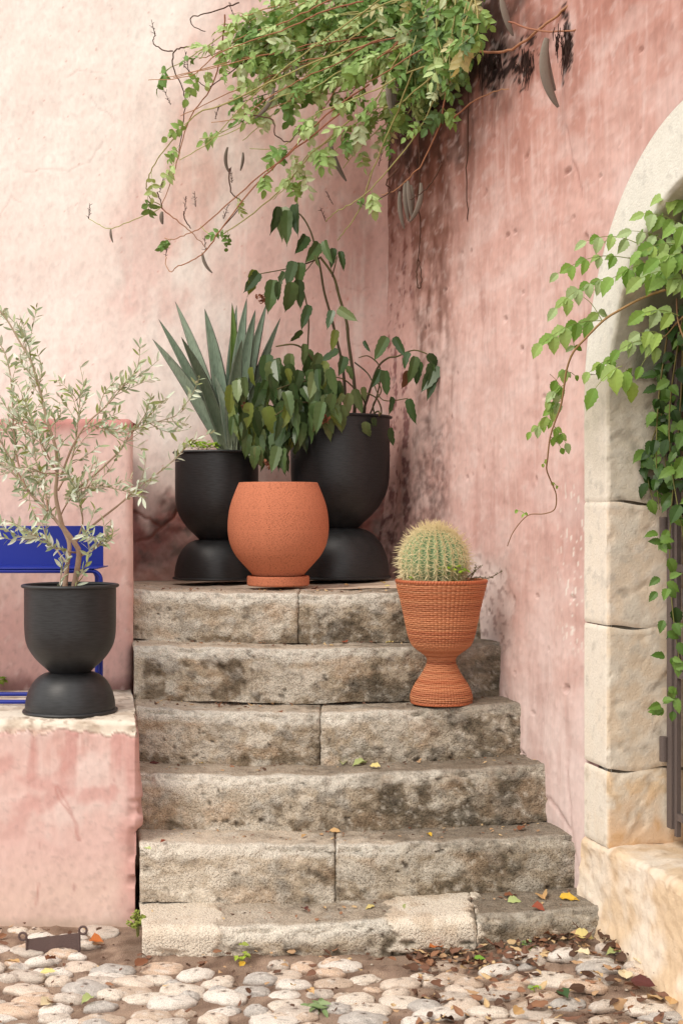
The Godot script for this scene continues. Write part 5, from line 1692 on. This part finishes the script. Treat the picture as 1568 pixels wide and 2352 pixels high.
	for q in tips:
		var mb := MB.new()
		var c := P(zx.call(q[0]), zy.call(q[1]), minf(6.55, wall_z(zx.call(q[0])) - 0.2))
		var up := Vector3(rng.randf_range(-0.6, 0.4), 1, 0.2).normalized()
		for i in 11:
			var a := up * 0.006 * i
			mb.tube(PackedVector3Array([a, a + (up + rv(1.1)).normalized() * rng.randf_range(0.008, 0.02)]), PackedFloat32Array([0.0016, 0.0008]), 4, L(74, 52, 46))
		mb.tube(PackedVector3Array([Vector3.ZERO, up * 0.07]), PackedFloat32Array([0.0016, 0.001]), 4, L(80, 56, 48))
		part("dead_flower_stalk", mb.mesh(), M.stem, o, Transform3D(Basis.IDENTITY, c - base))
	for k in 7:
		var x: float = [1105, 1125, 1150, 1205, 1215, 1292, 1296][k]
		var y := rng.randf_range(110, 150) - 40.0 * sm(1180, 1310, x)
		var z := wall_z(x) - 0.03
		var mb := MB.new()
		for i in 16:
			var a := Vector3(rng.randf_range(-0.03, 0.03), rng.randf_range(-0.02, 0.03), rng.randf_range(0.0, 0.015))
			var len := rng.randf_range(0.02, 0.15) * (1.0 - absf(a.x) * 18.0)
			mb.tube(PackedVector3Array([a, a + Vector3(rng.randf_range(-0.008, 0.008), -len * 0.5, 0.006), a + Vector3(rng.randf_range(-0.012, 0.012), -len, 0)]), PackedFloat32Array([0.0012, 0.0020, 0.0007]), 4, L(44, 30, 26), L(60, 42, 34))
		part("dead_spray", mb.mesh(), M.dry_leaf, o, Transform3D(Basis.IDENTITY, P(x, y, z) - base))

# ------------------------------------------------------------------ vine and ivy at the arch
func leaf_row(o: Node3D, base: Vector3, a: Vector3, b: Vector3, pairs: int, size: float, mats: Array, shapes: Array, sag := 0.12) -> void:
	# one pinnate leaf: its rachis is the part, the leaflets are its sub-parts
	var p := PackedVector3Array()
	var len := a.distance_to(b)
	for i in 9:
		var t := i / 8.0
		p.append(a.lerp(b, t) + Vector3(0, sag * len * sin(t * PI), 0) - base)
	var mb := MB.new()
	mb.tube(p, taper(9, 0.0014, 0.0008), 5, L(140, 150, 86))
	var r := part("leaf", mb.mesh(), M.stem, o)
	for i in pairs * 2 + 1:
		var t := 0.22 + 0.78 * float(i / 2) / pairs
		if i == pairs * 2: t = 1.0
		var k := int(minf(t * 8.0, 7.0))
		var d := (p[k + 1] - p[k]).normalized()
		var s := 1.0 if i % 2 else -1.0
		var across := d.cross(Vector3(0, 0.45, 1)).normalized() * s
		var out := (across * 0.75 + d * 0.45 + Vector3(0, -0.75, rng.randf_range(-0.1, 0.35))).normalized()
		if i == pairs * 2: out = (d + Vector3(0, -0.35, 0.1)).normalized()
		var face := Vector3(rng.randf_range(-0.5, 0.3), rng.randf_range(0.1, 0.8), 1.0)
		part("leaflet", shapes[rng.randi() % shapes.size()], mats[rng.randi() % mats.size()], r, aim(p[0].lerp(p[8], 0.0) + (p[k].lerp(p[k + 1], t * 8.0 - k) - p[0]), out, face, size * rng.randf_range(0.85, 1.1) * (1.0 - 0.22 * absf(t - 0.6))))

func side_vine() -> void:
	var zx := func(x: float) -> float: return 1045.3 + x * 0.3612
	var zy := func(y: float) -> float: return 212.3 + y * 0.3612
	var base := P(1568, 640, 4.0)
	var o := thing("trailing_vine", "bright green trailing vine arching out of the stone arch and down the wall", "vine", base)
	var at := Transform3D(Basis.IDENTITY, -base)
	var bright := [leaf_mat("side_a", S(140, 176, 84), 0.45, 0.7), leaf_mat("side_b", S(122, 160, 70), 0.42, 0.7), leaf_mat("side_c", S(164, 192, 112), 0.45, 0.7), leaf_mat("side_d", S(168, 190, 134), 0.5, 0.5)]
	bright.append_array(bright)
	bright.append(leaf_mat("side_e", S(156, 184, 90), 0.5, 0.6))
	var shapes := []
	for k in 7: shapes.append(one_leaf(OVATE, 1.0, rng.randf_range(0.25, 0.33), rng.randf_range(0.12, 0.5), rng.randf_range(0.1, 1.2), 0.085, rng.randf_range(-0.12, 0.12), 0.024, k, 0.88, 1.16))
	for q in [[[1700, 1130, 1560, 1180, 1447, 1225, 1300, 1265, 1180, 1310, 1040, 1385, 940, 1450, 830, 1560, 750, 1650, 710, 1750, 690, 1870, 670, 1990, 630, 2100, 600, 2200, 585, 2330, 580, 2400, 610, 2480, 640, 2560, 630, 2650, 560, 2680, 460, 2690, 370, 2790, 330, 2885], 3.9, 4.55, 0.0042, 0.0014],
		[[1600, 1000, 1447, 1065, 1300, 1100, 1100, 1050], 3.95, 4.15, 0.002, 0.0012], [[1550, 1700, 1480, 1620, 1415, 1460, 1405, 1310], 3.95, 4.0, 0.003, 0.002], [[1500, 1380, 1410, 1460, 1330, 1550, 1250, 1580], 3.95, 4.1, 0.0025, 0.0014],
		[[1280, 1265, 1200, 1210, 1175, 1170], 4.05, 4.05, 0.0016, 0.001], [[690, 1900, 640, 1830, 600, 1790], 4.3, 4.3, 0.001, 0.0008]]:
		var raw := []
		for i in range(0, q[0].size(), 2):
			raw.append(zx.call(q[0][i]))
			raw.append(zy.call(q[0][i + 1]))
		var p := path3(raw, q[1], q[2], 5)
		var mb := MB.new()
		mb.tube(p, taper(p.size(), q[3], q[4]), 7, L(172, 142, 96), L(140, 104, 78))
		part("stem", mb.mesh(), M.stem, o, at)
	var rows := [   # from, to, distance, pairs, leaflet length
		[1160, 960, 830, 945, 4.1, 3, 0.052], [1110, 1055, 650, 1150, 4.12, 4, 0.046], [940, 1452, 545, 1600, 4.16, 4, 0.066], [1000, 1180, 640, 1370, 4.1, 4, 0.054], [930, 1450, 810, 1300, 4.18, 1, 0.055],
		[1400, 1010, 1120, 880, 4.0, 3, 0.05], [1500, 900, 1200, 770, 3.98, 4, 0.052], [1560, 760, 1330, 660, 3.95, 3, 0.055], [1480, 980, 1180, 1010, 3.98, 3, 0.06], [1390, 1090, 1000, 1180, 4.02, 3, 0.068], [1447, 1150, 1180, 1180, 3.97, 3, 0.064], [1560, 1050, 1290, 1060, 3.9, 3, 0.066], [1600, 900, 1400, 860, 3.88, 3, 0.064], [1540, 1230, 1330, 1190, 3.93, 3, 0.06],
		[1420, 1420, 1200, 1400, 3.98, 2, 0.064], [1330, 1550, 1170, 1530, 4.0, 2, 0.056], [1250, 1580, 1040, 1640, 4.05, 2, 0.05], [1040, 1690, 850, 1780, 4.1, 2, 0.05], [1300, 1600, 1180, 1740, 4.02, 1, 0.054],
		[1060, 1740, 890, 1880, 3.75, 1, 0.076], [1080, 1760, 1110, 1840, 3.75, 1, 0.07],
		[710, 1760, 640, 1830, 4.22, 1, 0.046], [690, 1860, 600, 1960, 4.28, 2, 0.046], [670, 1960, 580, 2060, 4.3, 2, 0.046], [640, 2080, 480, 2160, 4.35, 3, 0.036], [620, 2120, 700, 2230, 4.38, 2, 0.038], [600, 2190, 670, 2260, 4.4, 1, 0.036], [700, 1780, 760, 1800, 4.22, 1, 0.026], [760, 1640, 740, 1560, 4.2, 1, 0.036], [585, 2330, 560, 2360, 4.45, 1, 0.02], [450, 2690, 400, 2660, 4.55, 1, 0.022], [610, 2480, 640, 2500, 4.5, 1, 0.018]]
	for q in rows:
		leaf_row(o, base, P(zx.call(q[0]), zy.call(q[1]), q[4]), P(zx.call(q[2]), zy.call(q[3]), q[4] + 0.02), q[5], q[6] * 1.04, bright, shapes)

	# ivy that fills the gate
	base = W(WS + 0.3, 1.6, -0.16)
	var g := thing("ivy", "dark green ivy hanging thick over the iron gate inside the arch", "ivy", base)
	var deep := [leaf_mat("ivy_a", S(88, 120, 52), 0.42, 0.5), leaf_mat("ivy_b", S(66, 96, 42), 0.42, 0.4), leaf_mat("ivy_c", S(112, 144, 66), 0.45, 0.6), leaf_mat("ivy_d", S(52, 78, 36), 0.42, 0.4)]
	var strands := []
	for k in 17:
		var s := WS + 0.17 + 0.033 * k + rng.randf_range(-0.02, 0.02)
		var h0 := 2.05 + rng.randf_range(-0.1, 0.2) - 0.25 * sm(4.0, 0.0, k)
		var h1 := 1.40 + rng.randf_range(-0.12, 0.1) - 0.03 * k
		if k % 5 == 4: h1 = 0.62 + rng.randf_range(-0.1, 0.3)
		strands.append([s, h0, h1])
	var count := 0
	for q in strands:
		var p := PackedVector3Array()
		var off := rng.randf_range(-0.21, -0.12)
		for i in 14:
			var t := i / 13.0
			p.append(W(q[0] + 0.02 * sin(t * 7.0 + q[0] * 40.0), lerpf(q[1], q[2], t), off + 0.025 * sin(t * 5.0 + q[0] * 9.0)) - base)
		var mb := MB.new()
		mb.tube(p, taper(14, 0.003, 0.0014), 5, L(120, 100, 66), L(132, 136, 76))
		part("stem", mb.mesh(), M.stem, g)
		for i in 26:
			var t := i / 25.0 * 12.0
			var c := p[int(t)].lerp(p[int(t) + 1], t - int(t))
			if q[2] < 0.9 and rng.randf() < 0.3: continue
			var out := Vector3(rng.randf_range(-1, 1), rng.randf_range(-1.1, 0.1), rng.randf_range(-0.2, 0.6))
			count += 1
			if count < 298: part("leaf", shapes[rng.randi() % 7], deep[rng.randi() % 4], g, aim(c + rv(0.02), out, Vector3(-0.5, 0.5, 1) + rv(0.6), rng.randf_range(0.04, 0.068)))
	for q in [[1510, 1240, 4.05, 5], [1525, 1345, 4.0, 5], [1540, 1440, 4.0, 4], [1545, 1520, 4.0, 6], [1528, 1620, 4.02, 6], [1550, 1590, 4.0, 4]]:
		var c := P(q[0], q[1], q[2]) - base
		for i in q[3]:
			var out := Vector3(rng.randf_range(-1, 1), rng.randf_range(-1.0, 0.3), 0.3)
			part("leaf", shapes[rng.randi() % 7], deep[[0, 2, 2, 0][rng.randi() % 4]], g, aim(c + rv(0.022), out, Vector3(-0.3, 0.5, 1) + rv(0.4), rng.randf_range(0.032, 0.05)))
	print("ivy leaves ", count)

# ------------------------------------------------------------------ small weeds
func weed(label: String, at: Vector3, n: int, spread: float, height: float, leaf: float, mats: Array, wide: float, called := "weed", category := "weed") -> void:
	var o := thing(called, label, category, at)
	var shape := one_leaf(OVATE, 1.0, wide, 0.25, 0.5, 0.0, 0.0, 0.0, 3)
	for i in n:
		var f := rng.randf() * TAU
		var r := sqrt(rng.randf()) * spread
		var top := Vector3(r * cos(f), height * rng.randf_range(0.45, 1.0) * (1.0 - 0.4 * r / spread), r * sin(f))
		if i % 3 == 0:
			var mb := MB.new()
			mb.tube(curve(PackedVector3Array([Vector3(top.x * 0.3, -0.01, top.z * 0.3), Vector3(top.x * 0.5, top.y * 0.6, top.z * 0.5), top]), 3), PackedFloat32Array([0.0009]), 4, L(134, 140, 70))
			part("stem", mb.mesh(), M.stem, o)
		for s in 3:
			part("leaf", shape, mats[rng.randi() % mats.size()], o, aim(top + rv(0.004), Vector3(cos(f + s * 2.1), rng.randf_range(-0.3, 0.4), sin(f + s * 2.1)), Vector3(0, 1, 0.5) + rv(0.3), leaf * rng.randf_range(0.75, 1.15)))

func weeds() -> void:
	var lime := [leaf_mat("lime_a", S(150, 184, 48), 0.5, 0.7), leaf_mat("lime_b", S(122, 160, 44), 0.5, 0.7), leaf_mat("lime_c", S(176, 200, 74), 0.5, 0.7)]
	var moss := [leaf_mat("moss_a", S(128, 142, 58), 0.7, 0.4), leaf_mat("moss_b", S(152, 164, 76), 0.7, 0.4)]
	var sage := [leaf_mat("sage_a", S(140, 158, 112), 0.6, 0.4), leaf_mat("sage_b", S(120, 142, 92), 0.6, 0.4)]
	var a := P(466, 1036, 6.38)
	weed("low bright green clover growing beside the agave in its pot", a, 46, 0.085, 0.055, 0.018, lime, 0.42, "clover", "clover")
	a = P(1040, 1334, 5.02)
	weed("little bright green weed growing at the front of the cactus", a, 17, 0.05, 0.075, 0.019, lime, 0.36)
	a = P(960, 1334, 5.03)
	weed("few tiny green sprouts at the left foot of the cactus", a, 4, 0.03, 0.02, 0.012, lime, 0.4)
	a = P(318, 2150, 4.42)
	a.y = 0.05
	weed("yellow green moss tuft in the crack between ledge and bottom step", a, 30, 0.03, 0.075, 0.012, moss, 0.45, "moss", "moss")
	a = P(552, 2215, 4.27)
	a.y = 0.0
	weed("small yellowish weed at the foot of the bottom step", a, 5, 0.02, 0.075, 0.022, [lime[2], moss[1]], 0.3)
	a = P(1212, 2165, 4.27)
	a.y = 0.03
	weed("thin green weed in front of the right end of the bottom step", a, 6, 0.025, 0.06, 0.014, [lime[1], sage[1]], 0.35)
	a = P(735, 2318, 3.88)
	a.y = 0.0
	weed("flat grey green rosette weed between cobblestones at the bottom edge", a, 10, 0.035, 0.022, 0.042, sage, 0.18)
	a = P(8, 1570, 5.36)
	weed("small weed growing out of the pink wall under the bench", a, 6, 0.03, 0.02, 0.026, [moss[0], lime[1]], 0.3)
	a = P(1065, 2310, 3.95)
	a.y = 0.02
	weed("tiny green seedling among the cobblestones below the stairs", P(1230, 2305, 3.95) * Vector3(1, 0, 1) + Vector3(0, 0.03, 0), 4, 0.02, 0.02, 0.014, [sage[0], lime[0]], 0.35)
	# a thin dry sprig leaning out of the basket
	var o := thing("dry_sprig", "thin dark sprig leaning out over the right rim of the wicker planter", "sprig", P(1085, 1332, 5.05))
	for q in [[1080, 1330, 1100, 1326, 1125, 1327, 1152, 1311], [1070, 1330, 1085, 1315, 1105, 1300], [1078, 1332, 1090, 1312, 1092, 1298]]:
		var p := path3(q, 5.05, 5.0, 5)
		var mb := MB.new()
		mb.tube(p, taper(p.size(), 0.0016, 0.0008), 4, L(96, 84, 62))
		part("stem", mb.mesh(), M.stem, o, Transform3D(Basis.IDENTITY, -o.position))
		for i in range(2, p.size()):
			var lb := MB.new()
			for s in 4: lb.leaf(aim(p[i] - o.position, rv(), rv()), 0.008, prof(LANCE, 0.0018), 0.3, 0.3, L(104, 100, 72), L(120, 112, 80))
			part("needle_tuft", lb.mesh(), M.stem, o)

# ------------------------------------------------------------------ fallen leaves
func lay(px: float, py: float, i: int) -> Vector3:       # the spot on tread i (-1 = ground) seen there
	var h := 0.0 if i < 0 else ST[i] as float
	var p := Vector3.ZERO
	for k in 4:
		var d := clampf((CAM - h) * F / (py - 1176.0), 3.0, 6.7)
		p = P(px, py, d)
		h = step_top(i, p.x) if i >= 0 else ground_y(p.x, d) + 0.024
		if i == 5 and d > 5.8: h = 1.052
		p.y = h
	return p

func fallen_leaves() -> void:
	var shapes := []
	for k in 6: shapes.append(one_leaf(OVATE, 1.0, rng.randf_range(0.22, 0.36), rng.randf_range(0.2, 0.9), rng.randf_range(-0.6, 0.5), 0.05, 0.0, rng.randf_range(0.02, 0.05), k, 0.9, 1.1))
	var c := {"pale yellow": S(222, 206, 138), "yellow": S(214, 176, 64), "brown": S(134, 88, 64), "rust red": S(150, 78, 56), "pale green": S(182, 194, 132), "tan": S(206, 168, 118), "cream": S(228, 212, 176), "green": S(120, 160, 60), "dark green": S(66, 92, 56), "maroon": S(96, 54, 50), "orange": S(196, 116, 62)}
	for k in c: mat("fallen " + k, c[k], 0.6, {"back": Color(0.3, 0.27, 0.18), "spec": 0.3})
	for q in [
		[723, 1354, 5, "brown", 0.055, "crumpled brown leaf right of the terracotta saucer on the landing"], [880, 1341, 5, "yellow", 0.05, "yellow leaf by the tallest pot's foot on the landing"], [888, 1349, 5, "pale yellow", 0.035, "pale yellow leaf at the landing edge beside the wicker planter"], [795, 1346, 5, "tan", 0.03, "small tan leaf in front of the tallest black pot"],
		[791, 1477, 4, "rust red", 0.05, "rust red curled leaf in the middle of the fifth step"], [894, 1479, 4, "pale yellow", 0.04, "pale yellow leaf left of the wicker bowl on the fifth step"], [932, 1468, 4, "orange", 0.04, "orange brown leaf tucked behind the wicker bowl on the fifth step"], [1075, 1467, 4, "brown", 0.05, "brown dry leaf right of the wicker bowl on the fifth step"],
		[540, 1609, 3, "yellow", 0.05, "yellow leaf left of centre on the fourth step"], [502, 1622, 3, "brown", 0.05, "brown curled leaf on the front edge of the fourth step"], [484, 1612, 3, "rust red", 0.045, "rust red leaf in the litter on the fourth step"], [392, 1606, 3, "yellow", 0.035, "small yellow leaf near the left end of the fourth step"], [645, 1638, 3, "brown", 0.035, "single brown leaf at the worn middle edge of the fourth step"], [741, 1602, 3, "rust red", 0.035, "rust red leaf left of the wicker foot on the fourth step"], [862, 1603, 3, "maroon", 0.035, "maroon scrap of leaf just left of the wicker foot"],
		[762, 1741, 2, "green", 0.035, "fresh green leaf at the back of the third step"], [788, 1756, 2, "pale green", 0.06, "pale green leaf lying flat in the middle of the third step"], [825, 1757, 2, "pale green", 0.075, "largest pale green leaf, with lobes, on the third step"], [860, 1764, 2, "pale yellow", 0.05, "pale yellow leaf at the front edge of the third step"], [459, 1755, 2, "yellow", 0.03, "little yellow leaf at the left of the third step"], [954, 1741, 2, "cream", 0.04, "cream curled leaf at the back right of the third step"], [355, 1757, 2, "maroon", 0.045, "dark leaf in the left corner of the third step"],
		[880, 1898, 1, "cream", 0.055, "cream crumpled leaf at the middle of the second step"], [770, 1912, 1, "tan", 0.05, "tan leaf above the joint of the second step"], [697, 1924, 1, "tan", 0.04, "small tan leaf left of the joint on the second step"], [374, 1936, 1, "rust red", 0.035, "rust red leaf near the left end of the second step"], [338, 1953, 1, "pale green", 0.045, "pale green leaf on the left corner of the second step"], [1070, 1894, 1, "cream", 0.06, "long cream leaf at the back of the second step"], [1197, 1906, 1, "brown", 0.05, "brown leaf near the right end of the second step"], [986, 1921, 1, "yellow", 0.035, "yellow leaf on the front edge of the second step"],
		[936, 2088, 0, "pale green", 0.075, "long yellow green leaf on the mended part of the bottom step"], [1181, 2074, 0, "pale green", 0.055, "pale green leaf right of centre on the bottom step"], [1166, 2061, 0, "brown", 0.045, "brown leaf against the second riser on the bottom step"], [1246, 2062, 0, "tan", 0.075, "shiny tan leaf at the right of the bottom step"], [1306, 2067, 0, "yellow", 0.08, "yellow leaf in the right corner of the bottom step"], [1236, 2090, 0, "rust red", 0.06, "rust red leaf on the right edge of the bottom step"], [849, 2088, 0, "pale yellow", 0.05, "pale yellow leaf in the middle of the bottom step"], [700, 2092, 0, "maroon", 0.045, "maroon leaf left of centre on the bottom step"],
		[1101, 2205, -1, "green", 0.045, "fresh green leaf on the cobbles below the stairs"], [1294, 2286, -1, "dark green", 0.075, "dark green leaf lying on a cobble at lower right"], [1477, 2257, -1, "maroon", 0.09, "large maroon leaf on the cobbles at far right"], [1341, 2152, -1, "pale yellow", 0.075, "pale yellow leaf leaning by the bottom step's right end"], [1334, 2190, -1, "cream", 0.065, "cream leaf among litter below the sill stone"], [1406, 2187, -1, "pale green", 0.08, "pale green leaf in the litter before the sill stone"], [1470, 2206, -1, "cream", 0.075, "broad cream leaf nearest the foot of the sill stone"], [1434, 2236, -1, "cream", 0.08, "cream leaf lying on cobbles left of the maroon leaf"], [999, 2180, -1, "orange", 0.07, "orange leaf under the broken edge of the bottom step"],
		[110, 2308, -1, "cream", 0.06, "cream leaf on cobbles at the lower left"], [200, 2300, -1, "pale green", 0.055, "narrow pale green leaf on a cobble at the lower left"], [327, 2215, -1, "brown", 0.07, "large brown leaf at the left foot of the bottom step"], [222, 2163, -1, "orange", 0.06, "orange brown leaf right of the boot scraper"], [557, 2218, -1, "yellow", 0.05, "bright yellow leaf by the weed at the bottom step"], [27, 2213, -1, "tan", 0.07, "tan leaf on cobbles left of the boot scraper"], [715, 2281, -1, "tan", 0.055, "tan leaf on cobbles near the rosette weed"], [112, 2236, -1, "pale yellow", 0.06, "pale yellow leaf on cobbles below the boot scraper"], [118, 2205, -1, "brown", 0.055, "brown leaf resting on the boot scraper's blade"], [1540, 2300, -1, "tan", 0.07, "tan leaf at the right edge of the cobbles"], [1190, 2328, -1, "tan", 0.06, "tan leaf at the bottom right of centre on the cobbles"]]:
		var p := lay(q[0], q[1], q[2])
		var f := rng.randf() * TAU
		var up := Vector3(rng.randf_range(-0.35, 0.35), 1, rng.randf_range(-0.1, 0.7))
		var dir := Vector3(cos(f), rng.randf_range(-0.05, 0.15), sin(f) * 0.8)
		var x := aim(p + Vector3(0, 0.006, 0) - dir.normalized() * q[4] * 0.4, dir, up, q[4] * 0.82)
		var o := part("fallen_leaf", shapes[rng.randi() % 6], M["fallen " + q[3]], self, x)
		tag(o, q[5], "leaf", "fallen leaves on the steps and cobbles")
	# dry crumbs and scraps
	var mb := MB.new()
	var tones := [L(124, 90, 72), L(150, 110, 84), L(102, 74, 60), L(182, 148, 114), L(92, 70, 58), L(200, 172, 130)]
	for k in 1250:
		var p: Vector3
		var s := rng.randf_range(0.008, 0.026)
		if k < 420:
			var i := rng.randi() % 6
			var t := rng.randf()
			if i == 3 and rng.randf() < 0.6: t = rng.randf_range(0.04, 0.4)
			if i == 5: t = rng.randf_range(0.0, 0.9)
			var d: float = SZ[i] + 0.04 + 0.17 * pow(rng.randf(), 0.6)
			if i == 5: d = SZ[5] + rng.randf_range(0.05, 0.24)
			var x := lerpf(xl(d), xr(d) - 0.03, t)
			p = Vector3(x, step_top(i, x) + 0.005, -d)
			s *= 0.8
		else:
			var x := rng.randf_range(-1.3, 1.3)
			if rng.randf() < 0.65: x = rng.randf_range(0.2, 1.05)
			var d := rng.randf_range(3.6, 4.32) if rng.randf() < 0.5 else rng.randf_range(4.15, 4.34) + (0.22 if x < -0.66 else 0.0)
			if x > 0.75: d = minf(d, 4.4 - (x - 0.75) * 2.6)
			p = Vector3(x, ground_y(x, d) + rng.randf_range(0.008, 0.028), -d)
			s *= 1.5 if x < 0.2 else rng.randf_range(1.3, 2.6)
		var f := rng.randf() * TAU
		var g: Color = tones[rng.randi() % 6]
		mb.leaf(aim(p, Vector3(cos(f), rng.randf_range(-0.15, 0.35), sin(f)), Vector3(0, 1, 0.3) + rv(0.5), 1.0), s, prof(OVATE, s * rng.randf_range(0.12, 0.34)), rng.randf_range(-0.6, 0.8), rng.randf_range(-0.8, 0.8), g * 0.9, g * 1.1, 0.03, k)
	tag(part("leaf_litter", mb.mesh(), M.dry_leaf), "scraps of dry brown leaf scattered over steps and cobbles", "leaf litter", "", "stuff")
